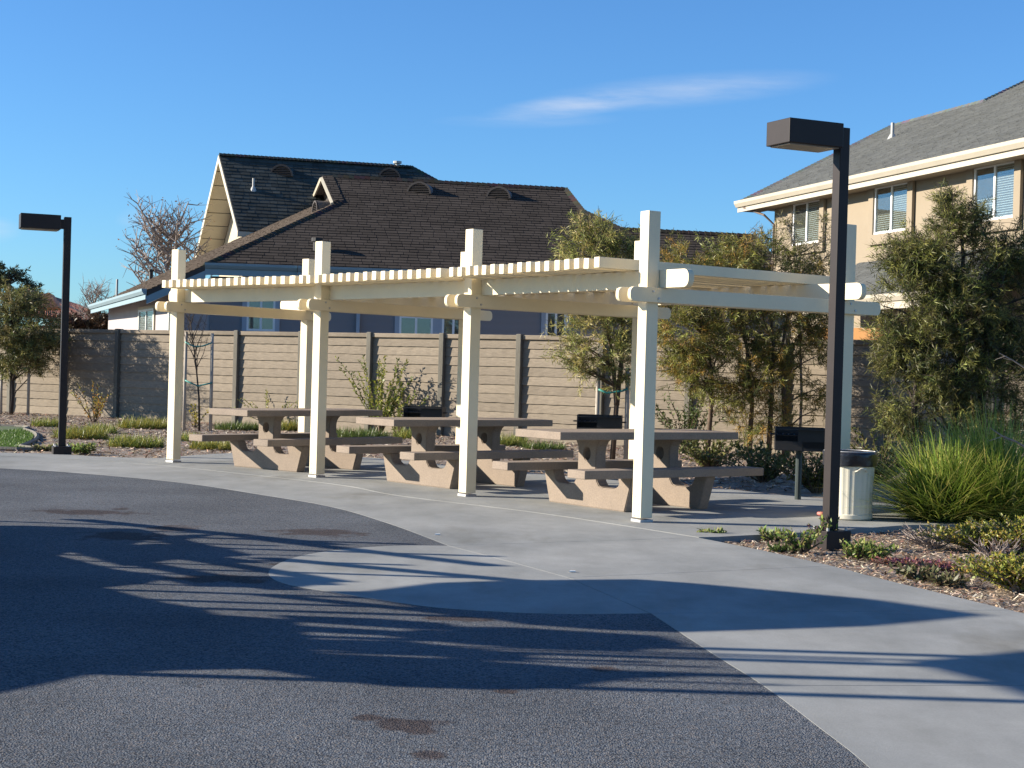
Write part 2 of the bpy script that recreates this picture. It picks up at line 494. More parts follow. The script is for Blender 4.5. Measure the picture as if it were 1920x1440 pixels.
def inset(poly, d):
    n = len(poly); out = []
    ar = sum(poly[i].x * poly[(i + 1) % n].y - poly[(i + 1) % n].x * poly[i].y for i in range(n))
    sg = 1 if ar > 0 else -1
    for i in range(n):
        a, b, c = poly[i - 1], poly[i], poly[(i + 1) % n]
        e1 = (b - a).normalized(); e2 = (c - b).normalized()
        n1 = Vector((-e1.y, e1.x)) * sg; n2 = Vector((-e2.y, e2.x)) * sg
        m = n1 + n2
        m = m / max(m.length_squared, 0.5) * 2
        out.append(b + m * d)
    return out


path = thing("concrete_path", None, None); tag(path, kind="structure")
pad = thing("concrete_pad", None, None); tag(pad, kind="structure")


def slab(poly, parent, name="slab", z1=0.0, depth=0.14, gap=0.003):
    pl = [poly[0]]
    for p in poly[1:]:
        if (p - pl[-1]).length > 0.012: pl.append(p)
    if (pl[0] - pl[-1]).length < 0.012: pl.pop()
    pl = inset(pl, gap)
    mb = MB(); mb.prism([(p.x, p.y, z1 - depth) for p in pl], (0, 0, depth))
    me = mb.mesh(name)
    return link(name, me, M_conc, parent)


V2 = lambda *a: Vector(a)
jA = g2(840, 1023); jB = g2(1310, 1008); jC = g2(1065, 1083); jD = g2(1560, 1061); jE = g2(1220, 1150); jF = g2(1900, 1146)
jG = g2(1430, 1285)
bay_c = seg(bedge, jB, jD)
# walk between the rubber and the pad, cut by radial joints
cuts_R = [R_far[0], V2(*g2(60, 881)), V2(*g2(340, 905)), V2(*g2(620, 950)), V2(*jA)]
cuts_J = [J_arc[0], V2(*g2(267, 870)), V2(*g2(450, 888)), V2(*g2(850, 943)), V2(*jB)]
for i in range(4):
    r = seg(R_far, cuts_R[i], cuts_R[i + 1]); j = seg(J_arc, cuts_J[i], cuts_J[i + 1])
    slab(r + j[::-1], path)
cline = [V2(*jC), V2(*g2(960, 1054)), V2(*jA)]
slab(R_bay + cline, path)                                                            # round bay
slab([V2(*jA)] + [V2(*jB)] + bay_c[1:] + [V2(*jC)] + [cline[1]], path)
slab([V2(*jC)] + seg(bedge, jD, jF) + [V2(*jE)], path)
s7 = seg(bedge, jF, (3.55, 7.0))
slab([V2(*jE)] + s7 + seg(R_rt, jE, jG)[::-1][:-1], path)
s8 = seg(bedge, s7[-1], (6.4, 3.0))
slab(s8 + [V2(6.4, 1.0)] + seg(R_rt, jG, (1.1, 1.0))[::-1], path)
# pad under the shelter
pad_poly = J_arc + [V2(*g2(1350, 1007)), V2(*g2(1540, 997)), V2(*g2(1700, 985)), V2(4.9, 14.9), V2(5.0, 16.0), V2(4.3, 16.8)] + \
    smooth_poly([g2(1540, 935), g2(1460, 928), g2(1337, 915), (1.2, 19.55), (-0.6, 21.3), (-2.1, 22.85), (-3.4, 23.2), g2(430, 850), (-4.75, 21.6), g2(300, 859), g2(200, 857), g2(100, 851), g2(0, 849), (-9, 21.55)])
slab(pad_poly, pad, z1=0.003)

# rubber play surface, 6 mm below the paving and tucked 30 cm under its edge
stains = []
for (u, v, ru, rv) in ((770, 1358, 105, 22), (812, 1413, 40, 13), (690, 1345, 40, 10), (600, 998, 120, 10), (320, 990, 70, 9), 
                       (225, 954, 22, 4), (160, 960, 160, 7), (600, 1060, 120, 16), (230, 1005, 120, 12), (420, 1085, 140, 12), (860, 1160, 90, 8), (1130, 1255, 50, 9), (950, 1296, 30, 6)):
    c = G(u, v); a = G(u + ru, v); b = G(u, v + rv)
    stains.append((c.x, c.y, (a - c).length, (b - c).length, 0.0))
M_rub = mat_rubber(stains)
rim = [V2(-60, 19)] + [p + V2(0.12, 0.25) for p in R_far] + [V2(0.4, 10.6)] + [V2(0.95, 8.8)] + [p + V2(0.3, 0.05) for p in R_rt[1:]] + [V2(1.2, -20), V2(-60, -20)]
me = mesh_from("rubber_surface", [(p.x, p.y, -0.0015) for p in rim], [tuple(range(len(rim)))])
bm = bmesh.new(); bm.from_mesh(me); bmesh.ops.recalc_face_normals(bm, faces=bm.faces); bmesh.ops.triangulate(bm, faces=bm.faces)
if sum(f.normal.z for f in bm.faces) < 0: bmesh.ops.reverse_faces(bm, faces=bm.faces)
bm.to_mesh(me); bm.free()
tag(link("rubber_surface", me, M_rub), kind="structure")

# ------------------------------------------------------------------ fence
FA, FB = Vector((-9.4, 37.3, 0)), Vector((6.15, 27.7, 0))
FD = (FB - FA).normalized(); FN = Vector((FD.y, -FD.x, 0))      # FN faces the park
FRZ = math.atan2(FD.y, FD.x)
fence = thing("fence", "tan precast concrete board fence running behind all the picnic tables", "fence", loc=FA, rz=FRZ)
FS, FH = 1.886, 2.12
ROW = (FH - 0.09) / 11.0


def plank_mesh(seed, lip):
    rng = random.Random(seed); n = 14; L = FS - 0.13
    top = []; bot = []
    for i in range(n + 1):
        x = -L / 2 + L * i / n
        bot.append((x, rng.uniform(-0.003, 0.003), rng.uniform(-0.004, 0.004)))
        top.append((x, rng.uniform(-0.004, 0.004), rng.uniform(-0.003, 0.003)))
    vs = []; h = ROW + 0.014
    for i in range(n + 1):
        xb, yb, zb = bot[i]; xt, yt, zt = top[i]
        vs += [(xb, -0.025 - lip + yb, zb), (xb, -0.015 - lip * .6 + yb * .6, h * 0.5 + rng.uniform(-.004, .004)), (xt, -0.006 + yt, h + zt), (xt, 0.02, h + zt), (xb, 0.02, zb)]
    fs = []
    for i in range(n):
        a = i * 5; b = a + 5
        for k in range(5): fs.append((a + k, b + k, b + (k + 1) % 5, a + (k + 1) % 5))
    fs += [(0, 1, 2, 3, 4), tuple(n * 5 + k for k in (4, 3, 2, 1, 0))]
    me = MB().add(vs, fs).mesh("plank")
    me.materials.append(M_fence); return me


PLK = [plank_mesh(s, 0.008) for s in (1, 2, 3)] + [plank_mesh(s, 0.000) for s in (4, 5, 6)]
mb = MB()
for k in range(9): mb.box((0, -0.02, (k + .5) * (FH + .02) / 9), (0.115 + random.uniform(-.004, .004), 0.17 + random.uniform(-.006, .006), (FH + .02) / 9 + 0.004))
post_me = MB().box((0, -0.02, (FH + .02) / 2), (0.12, 0.18, FH + .02)).mesh("post", bevel=0.012); post_me.materials.append(M_fpost)
cap_me = MB().box((0, -0.012, FH - 0.045), (FS - 0.125, 0.10, 0.09)).mesh("cap_board", bevel=0.008); cap_me.materials.append(M_fence)
for k in range(-4, 16):
    x = -0.08 + k * FS
    link("post", post_me, None, fence, (x, random.uniform(-.006, .006), ZB), random.uniform(-.03, .03))
    if k == 15: break
    link("cap_board", cap_me, None, fence, (x + FS / 2, 0, ZB))
    for r in range(11):
        me = PLK[random.randrange(3) + (3 if r % 2 else 0)]
        o = link("plank", me, None, fence, (x + FS / 2, 0, ZB + r * ROW + 0.003))
        if random.random() < .5: o.scale.x = -1

# ------------------------------------------------------------------ picnic shelter (slatted pergola of three bays on an arc)
PP = [(-4.447, 20.51, 0.929), (-2.296, 18.498, 0.816), (-0.441, 16.336, 0.679), (1.21, 14.033, 0.566)]
DEP, PW, PH, PHB = 2.437, 0.132, 2.81, 2.87
perg = thing("pergola", "cream painted slatted pergola over the three picnic tables", "pergola", loc=(-0.2, 17.8, 0))
PO = Vector((-0.2, 17.8, 0))
mb = MB(); mb.box((0, 0, PH / 2 + .02), (PW, PW, PH - .04)); post_f = mb.mesh("post", bevel=0.006)
mb = MB(); mb.box((0, 0, PHB / 2 + .02), (PW, PW, PHB - .04)); post_b = mb.mesh("post", bevel=0.006)
mb = MB(); mb.box((0, 0, .011), (PW + .012, PW + .012, .03)); shoe = mb.mesh("post_base", bevel=0.003)
holes = MB()
for (yy, zz) in [(-.03, .06), (.025, .06), (-.03, .11), (.025, .11), (-.03, .16), (.028, .17), (-.03, .21), (.02, .23), (-.032, .26)]:
    holes.box((-PW / 2 - .001, yy, zz), (.006, .011, .011))
bolt_me = holes.mesh("base_bolts"); bolt_me.materials.append(M_steel)
for me in (post_f, post_b): me.materials.append(M_cream)
shoe.materials.append(M_steel)


def beam_prof(L0, L1, z0, z1, r, round0, round1):
    """profile in (s,z) with rounded ends"""
    pts = []
    def arc(cx, cz, a0, a1, n=6): return [(cx + r * math.cos(a0 + (a1 - a0) * i / n), cz + r * math.sin(a0 + (a1 - a0) * i / n)) for i in range(n + 1)]
    pts += arc(L1 - r, z0 + r, -PI / 2, 0) + arc(L1 - r, z1 - r, 0, PI / 2) if round1 else [(L1, z0), (L1, z1)]
    pts += arc(L0 + r, z1 - r, PI / 2, PI) + arc(L0 + r, z0 + r, PI, 1.5 * PI) if round0 else [(L0, z1), (L0, z0)]
    return pts


def beam(name, a, b, thick, z0, z1, r0, r1):
    a = Vector(a); b = Vector(b); d = (b - a); L = d.length; d.normalize(); s = Vector((-d.y, d.x, 0))
    pr = beam_prof(0, L, z0, z1, (z1 - z0) * .40, r0, r1)
    mb = MB(); mb.prism([d * p[0] + Vector((0, 0, p[1])) - s * thick / 2 for p in pr], s * thick)
    return link(name, mb.mesh(name, bevel=0.004), M_cream, perg, a - PO)


fr, bk = [], []
for (x, y, th) in PP:
    d = Vector((math.cos(th), math.sin(th), 0)); b = Vector((math.sin(th), -math.cos(th), 0)); p = Vector((x, y, 0))
    q = p + d * DEP
    for w, m_ in ((p, post_f), (q, post_b)):
        o = link("post", m_, None, perg, w - PO, th)
        link("post_base", shoe, None, o); link("base_bolts", bolt_me, None, o)
    for s in (-1, 1):
        beam("crossbeam", p + b * s * (PW / 2 + .024) - d * .285, q + b * s * (PW / 2 + .024) + d * .38, .045, 1.985, 2.117, True, True)
    bz = MB()
    for (c_, e_) in ((p, 1), (q, 1)):
        for s in (-1, 1):
            for (da, zz) in ((-.03, 2.085), (.03, 2.02)):
                a_ = c_ + b * s * (PW / 2 + .0465) + d * da - PO + Vector((0, 0, zz))
                bz.tube([a_, a_ + b * s * .008], .011, 8)
    bz.build("bolts", M_steel, perg)
    fr.append(p + d * (PW / 2 + .037)); bk.append(q - d * (PW / 2 + .037))
for row, e0, e1 in ((fr, .30, .45), (bk, .47, .34)):
    for i in range(3):
        a, c = row[i].copy(), row[i + 1].copy(); d = (c - a).normalized()
        if i == 0: a -= d * e0
        else: a += d * .008
        if i == 2: c += d * e1
        else: c -= d * .008
        beam("beam", a, c, .068, 2.119, 2.283, i == 0, i == 2)
for i in range(3):
    f0, f1 = Vector(PP[i][:2] + (0,)), Vector(PP[i + 1][:2] + (0,))
    th = (PP[i][2] + PP[i + 1][2]) / 2
    d = Vector((math.cos(th), math.sin(th), 0)); b = (f1 - f0).normalized(); Lb = (f1 - f0).length
    ns = 17
    sl = MB().box((DEP / 2 + .03, 0, 0), (DEP + .80, .076, .098)).mesh("slat", bevel=0.004); sl.materials.append(M_cream)
    lo, hi = ((.20, Lb - .31), (-.07, Lb - .31), (.14, Lb - .30))[i]
    for k in range(ns):
        s = lo + (hi - lo) * k / (ns - 1)
        # skip the place where a post passes through
        p = f0 + b * s
        link("slat", sl, None, perg, p - PO + Vector((0, 0, 2.285 + .050 + random.uniform(-.003, .004))), th + random.uniform(-.022, .022)).rotation_euler.x = random.uniform(-.06, .06)
    # closing slat over the frame
    if i < 2:
        p = f1 - b * .135
        link("slat", sl, None, perg, p - PO + Vector((0, 0, 2.335)), th)

# ------------------------------------------------------------------ picnic tables
TL, TW, TT, BL, BO, BW, BH, BT = 2.329, .738, .076, 2.324, .488, .267, .4165, .081
FRM = [(-.6, 0), (.6, 0), (.705, BH - BT), (.535, BH - BT), (.515, .275), (.485, .235), (.43, .21), (.26, .209), (.205, .225), (.165, .27), (.145, .33),
       (.145, .56), (.155, .61), (.185, .655), (.23, .684), (-.23, .684), (-.185, .655), (-.155, .61), (-.145, .56),
       (-.145, .33), (-.165, .27), (-.205, .225), (-.26, .209), (-.43, .21), (-.485, .235), (-.515, .275), (-.535, BH - BT), (-.705, BH - BT)]


def frame_mesh():
    th = .13; hz, hr = .53, .052; n = len(FRM)
    ring = [(hr * math.cos(2 * PI * k / 20), hz + hr * 1.25 * math.sin(2 * PI * k / 20)) for k in range(20)]
    bm = bmesh.new()
    lay = []
    for sx_ in (-th / 2, th / 2):
        vo = [bm.verts.new((sx_, -t, z)) for t, z in FRM]; vi = [bm.verts.new((sx_, -t, z)) for t, z in ring]
        eo = [bm.edges.new((vo[i], vo[(i + 1) % n])) for i in range(n)]; ei = [bm.edges.new((vi[i], vi[(i + 1) % 20])) for i in range(20)]
        bmesh.ops.triangle_fill(bm, use_beauty=True, edges=eo + ei)
        lay.append((vo, vi))
    for k, m_ in ((0, n), (1, 20)):
        A, B = lay[0][k], lay[1][k]
        for i in range(m_): bm.faces.new((A[i], A[(i + 1) % m_], B[(i + 1) % m_], B[i]))
    bmesh.ops.recalc_face_normals(bm, faces=bm.faces)
    es = [e for e in bm.edges if len(e.link_faces) == 2 and abs(e.calc_face_angle(0)) > 1.2]
    bmesh.ops.bevel(bm, geom=es, offset=.008, segments=2, affect='EDGES')
    me = bpy.data.meshes.new("end_frame"); bm.to_mesh(me); bm.free(); me.materials.append(M_table); return me


# the table's local x runs along its length, local -y is the side towards the camera
fm = frame_mesh()
top_me = MB().box((0, 0, .76 - TT / 2), (TL, TW, TT)).mesh("tabletop", bevel=.007); top_me.materials.append(M_table)
bench_me = MB().box((0, 0, BH - BT / 2), (BL, BW, BT)).mesh("bench", bevel=.007); bench_me.materials.append(M_table)
TBL = [(-2.745, 20.038, .87, "tan concrete picnic table farthest back, between the first two front posts"),
       (-.628, 18.031, .70, "tan concrete picnic table in the middle of the row of three"),
       (1.207, 15.739, .622, "tan concrete picnic table closest to the lamp post and trash can")]
proto = None
for (x, y, th, lab) in TBL:
    if proto is None:
        proto = thing("picnic_table", lab, "picnic table", (x, y, .003), th, "concrete picnic tables under the pergola")
        link("tabletop", top_me, None, proto)
        for s in (-1, 1): link("bench", bench_me, None, proto, (0, s * (BO + BW / 2), 0))
        for s in (-1, 1): link("end_frame", fm, None, proto, (s * .48, 0, 0))
    else:
        c = copy_tree(proto); c.location = (x, y, .003); c.rotation_euler.z = th; c["label"] = lab

# ------------------------------------------------------------------ area lights on square posts
def lamp(x, y, H, k, rz, label):
    """rz: direction of the arm"""
    t = thing("lamp_post", label, "lamp post", (x, y, 0), rz, "bronze shoebox lamp posts")
    w = .100 * k
    MB().box((0, 0, (H + .06) / 2), (w, w, H - .06)).build("pole", M_bronze, t, bevel=.005)
    MB().box((0, 0, .03), (.255 * k, .255 * k, .16)).build("base_cover", M_bronze, t, bevel=.006)
    hh = MB().box((-w / 2 - .003, 0, .46), (.008, .06, .12)); hh.tube([(-w / 2 - .007, 0, .50), (-w / 2 - .012, 0, .50)], .006, 6)
    hh.build("hand_hole_cover", M_bronze, t, bevel=.002)
    ab = MB()
    for (ax_, ay_) in ((1, 1), (1, -1), (-1, 1), (-1, -1)): ab.tube([(ax_ * .095 * k, ay_ * .095 * k, .105), (ax_ * .095 * k, ay_ * .095 * k, .135)], .013, 6)
    ab.build("anchor_bolts", M_steel, t)
    hz = H - .105 * k
    MB().box((w / 2 + .025, 0, hz), (.06, .13 * k, .13 * k)).build("arm", M_bronze, t, bevel=.004)
    x0 = w / 2 + .055; L, W_, T_ = .55 * k, .34 * k, .205 * k
    hd = MB()
    hd.box((x0 + L / 2, 0, hz + .012), (L, W_, T_))
    h = hd.build("lamp_head", M_bronze, t, bevel=.006)
    MB().box((x0 + L / 2, 0, hz + .012 - T_ / 2 - .004), (L - .05, W_ - .05, .012)).build("lens", mat("frosted_lens", (.16, .13, .10), .35, .2, 10), h, bevel=.003)
    return t


lamp(2.63, 12.66, 3.385, .95, math.radians(180 + 25), "tall bronze lamp post in front of the trash can")
lamp(-6.25, 21.62, 3.30, .97, math.radians(180 + 22), "bronze lamp post beside the lawn, behind the paving at far left")

# ------------------------------------------------------------------ barbecue grills
def grill(x, y, rz, label, zt=.80):
    t = thing("barbecue_grill", label, "barbecue grill", (x, y, 0), rz, "pedestal barbecue grills")
    MB().tube([(0, 0, 0), (0, 0, zt - .25)], .036, 10).build("post", M_gpost, t, smooth=False)
    W_, D_, H_ = .53, .36, .25; th = .008; z0 = zt - H_
    b = MB()
    b.box((0, 0, z0), (W_, D_, th)); b.box((0, D_ / 2, z0 + H_ / 2), (W_, th, H_))
    b.box((-W_ / 2, 0, z0 + H_ / 2), (th, D_, H_)); b.box((W_ / 2, 0, z0 + H_ / 2), (th, D_, H_))
    b.box((0, -D_ / 2, z0 + .05), (W_, th, .10)); b.box((0, -D_ / 2 - .03, z0 + H_ - .02), (W_, .05, .008)); b.box((.0, -D_ / 2, z0 + H_ / 2), (.05, .012, H_))
    b.box((W_ * .25, -D_ / 2, z0 + H_ * .55), (W_ * .5, th, H_ * .9))
    fb = b.build("firebox", M_black, t)
    g = MB()
    for i in range(9): g.tube([(-W_ / 2 + .02 + i * (W_ - .04) / 8, -D_ / 2 + .01, z0 + .17), (-W_ / 2 + .02 + i * (W_ - .04) / 8, D_ / 2 - .01, z0 + .17)], .006, 5)
    for yy in (-.16, .16): g.tube([(-W_ / 2 + .01, yy, z0 + .165), (W_ / 2 - .01, yy, z0 + .165)], .007, 5)
    g.build("grate", M_black, t)
    hd = MB()
    for s in (-1, 1): hd.tube([(s * (W_ / 2), -.06, z0 + .17), (s * (W_ / 2 + .05), -.06, z0 + .17), (s * (W_ / 2 + .05), .06, z0 + .17), (s * (W_ / 2), .06, z0 + .17)], .008, 5)
    hd.build("handle", M_steel if False else M_black, t)
    return t


grill(3.195, 17.15, math.radians(-8), "black pedestal grill on a green post just left of the tall lamp post", .80)
grill(1.08, 18.85, math.radians(-6), "black grill showing above the tabletop nearest the lamp post", .83)
grill(-1.2, 21.5, math.radians(-6), "black grill behind the middle table, below the leafy sprigs on the fence", .81)

# ------------------------------------------------------------------ trash can
t = thing("trash_can", "cream ribbed trash can with black liner behind the tall lamp post", "trash can", (3.27, 14.93, .003))
CR, CH = .243, .645
def ribs(r, z, j): return r * (1.0 + (.008 if (j % 4) in (0, 1) else -.003)) if .05 < z < .55 else r
MB().lathe([(0.0, .0), (CR - .03, .0), (CR - .012, .015), (CR - .012, .05), (CR - .02, .06), (CR - .018, .3), (CR - .006, .54), (CR + .004, .56), (CR + .006, .6)], k=96, mod=ribs).build("body", M_can, t, smooth=False)
MB().lathe([(CR + .012, .515), (CR + .016, .53), (CR + .012, .60), (CR + .016, CH - .02), (CR + .010, CH), (CR - .02, CH), (CR - .035, CH - .06), (CR - .04, .2), (0, .15)], k=64,
           mod=lambda r, z, j: r + .006 * math.sin(j * 1.7) * math.sin(z * 60 + j) + (.008 * math.sin(j * .61) if z < .54 else 0)).build("bag_liner", M_bag, t, smooth=True)
MB().tube([(CR * math.cos(w), CR * math.sin(w), .652) for w in [2 * PI * k / 40 for k in range(41)]], .006, 5).build("rim", M_steel, t, smooth=True)
for a in (-PI / 2 + .25, PI / 2 + .25):
    c, s = math.cos(a), math.sin(a)
    def hp(dx, r, z): return (c * r - s * dx, s * r + c * dx, z)
    MB().tube([hp(-.055, CR - .01, .47), hp(-.05, CR + .025, .475), hp(-.02, CR + .035, .50), hp(.02, CR + .035, .50), hp(.05, CR + .025, .475), hp(.055, CR - .01, .47)], .007, 6).build("handle", M_can, t, smooth=True)

# ------------------------------------------------------------------ houses
def tri_normal(p): return (Vector(p[1]) - Vector(p[0])).cross(Vector(p[2]) - Vector(p[0])).normalized()


def shingles(poly, eave_dir, upv, n, base, exposure=.145, width=.30, spread=.18, seed=3, lift=.02):
    """overlapping shingle tabs on a flat convex-or-not polygon (clipped against it); returns verts,faces,colours"""
    rng = random.Random(seed); e = Vector(eave_dir).normalized(); u = Vector(upv).normalized(); n = Vector(n).normalized(); o = Vector(poly[0])
    p2 = [((Vector(p) - o).dot(e), (Vector(p) - o).dot(u)) for p in poly]
    ar = sum(p2[i][0] * p2[(i + 1) % len(p2)][1] - p2[(i + 1) % len(p2)][0] * p2[i][1] for i in range(len(p2)))
    if ar < 0: p2 = p2[::-1]
    xs = [p[0] for p in p2]; ys = [p[1] for p in p2]
    bmp = bmesh.new(); vs = [bmp.verts.new((p[0], p[1], 0)) for p in p2]; bmp.faces.new(vs); bmp.normal_update(); bmesh.ops.triangulate(bmp, faces=bmp.faces)
    tris = [[(v.co.x, v.co.y) for v in f.verts] for f in bmp.faces]; bmp.free()
    def ccw(t): return t if (t[1][0] - t[0][0]) * (t[2][1] - t[0][1]) - (t[2][0] - t[0][0]) * (t[1][1] - t[0][1]) > 0 else t[::-1]
    tris = [ccw(t) for t in tris]
    V, Fc, C = [], [], []
    def clip(sub, t):
        for i in range(3):
            a, b = t[i], t[(i + 1) % 3]; out = []
            for k in range(len(sub)):
                p, q = sub[k - 1], sub[k]
                dp = (b[0] - a[0]) * (p[1] - a[1]) - (b[1] - a[1]) * (p[0] - a[0]); dq = (b[0] - a[0]) * (q[1] - a[1]) - (b[1] - a[1]) * (q[0] - a[0])
                if (dp >= 0) != (dq >= 0):
                    s = dp / (dp - dq); out.append((p[0] + (q[0] - p[0]) * s, p[1] + (q[1] - p[1]) * s))
                if dq >= 0: out.append(q)
            sub = out
            if len(sub) < 3: return []
        return sub
    y = min(ys); r = 0
    while y < max(ys):
        x = min(xs) - rng.random() * width; r += 1
        while x < max(xs):
            w = width * rng.uniform(.7, 1.25); k = 1 + rng.uniform(-spread, spread); c = tuple(b_ * k for b_ in base)
            thick = lift * rng.uniform(.7, 1.5)
            sub0 = [(x + .006, y), (x + w - .006, y), (x + w - .006, y + exposure), (x + .006, y + exposure)]
            for t in tris:
                if max(p[0] for p in t) < x or min(p[0] for p in t) > x + w or max(p[1] for p in t) < y or min(p[1] for p in t) > y + exposure: continue
                sub = clip(sub0, t)
                if not sub: continue
                i0 = len(V)
                for (px, py) in sub: V.append(o + e * px + u * py + n * (.006 + thick * (1 - (py - y) / exposure))); C.append(c)
                m_ = len(sub); Fc.append(tuple(range(i0, i0 + m_)))
                low = [i for i in range(m_) if abs(sub[i][1] - y) < 1e-6]
                if len(low) == 2:
                    i1 = len(V)
                    for i in low: V.append(V[i0 + i] - n * (thick + .006)); C.append(c)
                    Fc.append((i0 + low[0], i0 + low[1], i1 + 1, i1))
            x += w
        y += exposure
    return V, Fc, C


def shingle_obj(name, parts, parent, off):
    V, Fc, C = [], [], []
    for (v, f, c) in parts:
        i0 = len(V); V += v; Fc += [tuple(k + i0 for k in q) for q in f]; C += c
    me = mesh_from(name, [p - off for p in V], Fc)
    if len(me.vertices) == len(C):
        a = me.color_attributes.new("col", 'FLOAT_COLOR', 'POINT')
        a.data.foreach_set("color", np.array([(*c, 1) for c in C], np.float32).ravel())
    o = link(name, me, M_shingle, parent); tag(o, kind="stuff"); return o


def deck(poly, n, th, name, m_, parent, off):
    return MB().prism([Vector(p) - off for p in poly], -Vector(n) * th).build(name, m_, parent)


def cap_run(a, b, n_out, parent, off, base, w=.16, step=.16, seed=1):
    """ridge/hip cap shingles, one by one, along a line"""
    rng = random.Random(seed); a = Vector(a); b = Vector(b); d = (b - a); L = d.length; d.normalize()
    nn = Vector(n_out).normalized(); s = d.cross(nn).normalized(); nn = s.cross(d)
    V, Fc, C = [], [], []
    k = 0.0
    while k < L:
        c = tuple(x * (1 + rng.uniform(-.2, .2)) for x in base)
        p0 = a + d * k; p1 = a + d * min(k + step * 1.25, L); i = len(V)
        for p, h in ((p0, .075), (p1, .05)):
            V += [p + s * w - nn * .055 + nn * (h - .05), p + nn * h, p - s * w - nn * .055 + nn * (h - .05)]
        V += [p0 + s * w - nn * .09, p0 - nn * .02, p0 - s * w - nn * .09]
        Fc += [(i, i + 1, i + 4, i + 3), (i + 1, i + 2, i + 5, i + 4), (i, i + 6, i + 7, i + 1), (i + 1, i + 7, i + 8, i + 2)]; C += [c] * 9
        k += step
    return V, Fc, C


def eyebrow_vent(c, face, w, h, dpt, parent, off, m_front):
    """half-round roof vent: c = middle of its front's base, face = the way its louvred front looks"""
    f = Vector((face[0], face[1], 0)).normalized(); n = Vector((0, 0, 1)); s = f.cross(n).normalized()
    c = Vector(c) - off; k = 14
    def arc(d, kx, kz): return [c + f * d + s * (w / 2) * kx * math.cos(PI * i / k) + n * h * kz * math.sin(PI * i / k) for i in range(k + 1)]
    a0, a1 = arc(0, 1, 1), arc(-dpt, .9, .96)
    fs = [(i, i + 1, k + 2 + i, k + 1 + i) for i in range(k)]
    o = MB().add(a0 + a1, fs).build("roof_vent", M_ventm, parent)
    b0, b1, b2, b3 = arc(.012, 1, 1), arc(.012, .86, .84), arc(-.04, .86, .84), arc(-.03, 1, 1)
    rg = MB(); m_ = k + 1
    for A, B in ((b0, b1), (b1, b2), (b3, b0)):
        rg.add(A + B, [(i, i + 1, m_ + i + 1, m_ + i) for i in range(k)])
    rg.build("vent_rim", M_louv, o)
    lv = MB(); nl = 6
    for i in range(nl):
        z = h * .86 * (i + .05) / nl; hw = w / 2 * .86 * math.sqrt(max(0, 1 - (z / (h * .86)) ** 2))
        p = c + n * z
        lv.add([p - s * hw + f * .015, p + s * hw + f * .015, p + s * hw * .96 + n * h / nl * .8 - f * .06, p - s * hw * .96 + n * h / nl * .8 - f * .06], [(0, 1, 2, 3)])
    lv.add([c - s * w * .43 - f * .07, c + s * w * .43 - f * .07, c + s * w * .3 + n * h * .6 - f * .07, c + n * h * .82 - f * .07, c - s * w * .3 + n * h * .6 - f * .07], [(0, 1, 2, 3, 4)])
    lv.build("louvre", M_louv, o)
    return o


def vent_pipe(p, parent, off, h, r, m_=None, flash=True):
    p = Vector(p) - off
    mb = MB(); mb.tube([p - Vector((0, 0, .1)), p + Vector((0, 0, h))], r, 8)
    if flash: mb.tube([p - Vector((0, 0, .1)), p + Vector((0, 0, .10))], [r * 3.4, r * 1.3], 8)
    return mb.build("vent_pipe", m_ or M_pipe, parent)


def window(parent, off, c, right, up, nrm, w, h, fmat, style="slider", trim=None, tw=.09, blind=True):
    """window set on a wall; c = lower left corner on the wall face"""
    r, u, n = Vector(right).normalized(), Vector(up).normalized(), Vector(nrm).normalized(); c = Vector(c) - off

    def quad(mb, x0, x1, z0, z1, d0, d1):
        vs = [c + r * x + u * z + n * d for d in (d0, d1) for x, z in ((x0, z0), (x1, z0), (x1, z1), (x0, z1))]
        mb.add(vs, [(0, 3, 2, 1), (4, 5, 6, 7), (0, 1, 5, 4), (1, 2, 6, 5), (2, 3, 7, 6), (3, 0, 4, 7)])
    f = MB(); b = .055
    quad(f, 0, w, 0, b, -.02, .035); quad(f, 0, w, h - b, h, -.02, .035); quad(f, 0, b, b, h - b, -.02, .03); quad(f, w - b, w, b, h - b, -.02, .03)
    quad(f, w / 2 - .03, w / 2 + .03, b, h - b, -.015, .025)
    fo = f.build("window", fmat, parent)
    for k, (x0, x1) in enumerate(((b, w / 2 - .03), (w / 2 + .03, w - b))):
        p = MB(); quad(p, x0, x1, b, h - b, -.001, .006); p.build("pane", M_glass, fo)
        if style == "screen" and k == 0:
            p = MB(); quad(p, x0, x1, h * .42, h - b, -.012, -.008); p.build("insect_screen", M_screen, fo)
    if blind:
        p = MB(); z = b + .01
        while z < h - b:
            for (x0, x1) in ((b, w / 2 - .03), (w / 2 + .03, w - b)):
                vs = [c + r * x0 + u * z + n * -.012, c + r * x1 + u * z + n * -.012, c + r * x1 + u * (z + .042) + n * -.03, c + r * x0 + u * (z + .042) + n * -.03]
                p.add(vs, [(0, 1, 2, 3)])
            z += .05
        p.build("blind", M_blind, fo)
    p = MB(); quad(p, 0.01, w - .01, .01, h - .01, -.05, -.036); p.build("dark_room", M_room, fo)
    if trim is not None:
        tm, d0, d1 = trim
        p = MB()
        quad(p, -tw, 0, -tw, h + tw, d0, d1); quad(p, w, w + tw, -tw, h + tw, d0, d1); quad(p, 0, w, -tw, 0, d0, d1); quad(p, 0, w, h, h + tw, d0, d1)
        p.build("trim", tm, fo)
    return fo


UP = Vector((0, 0, 1))
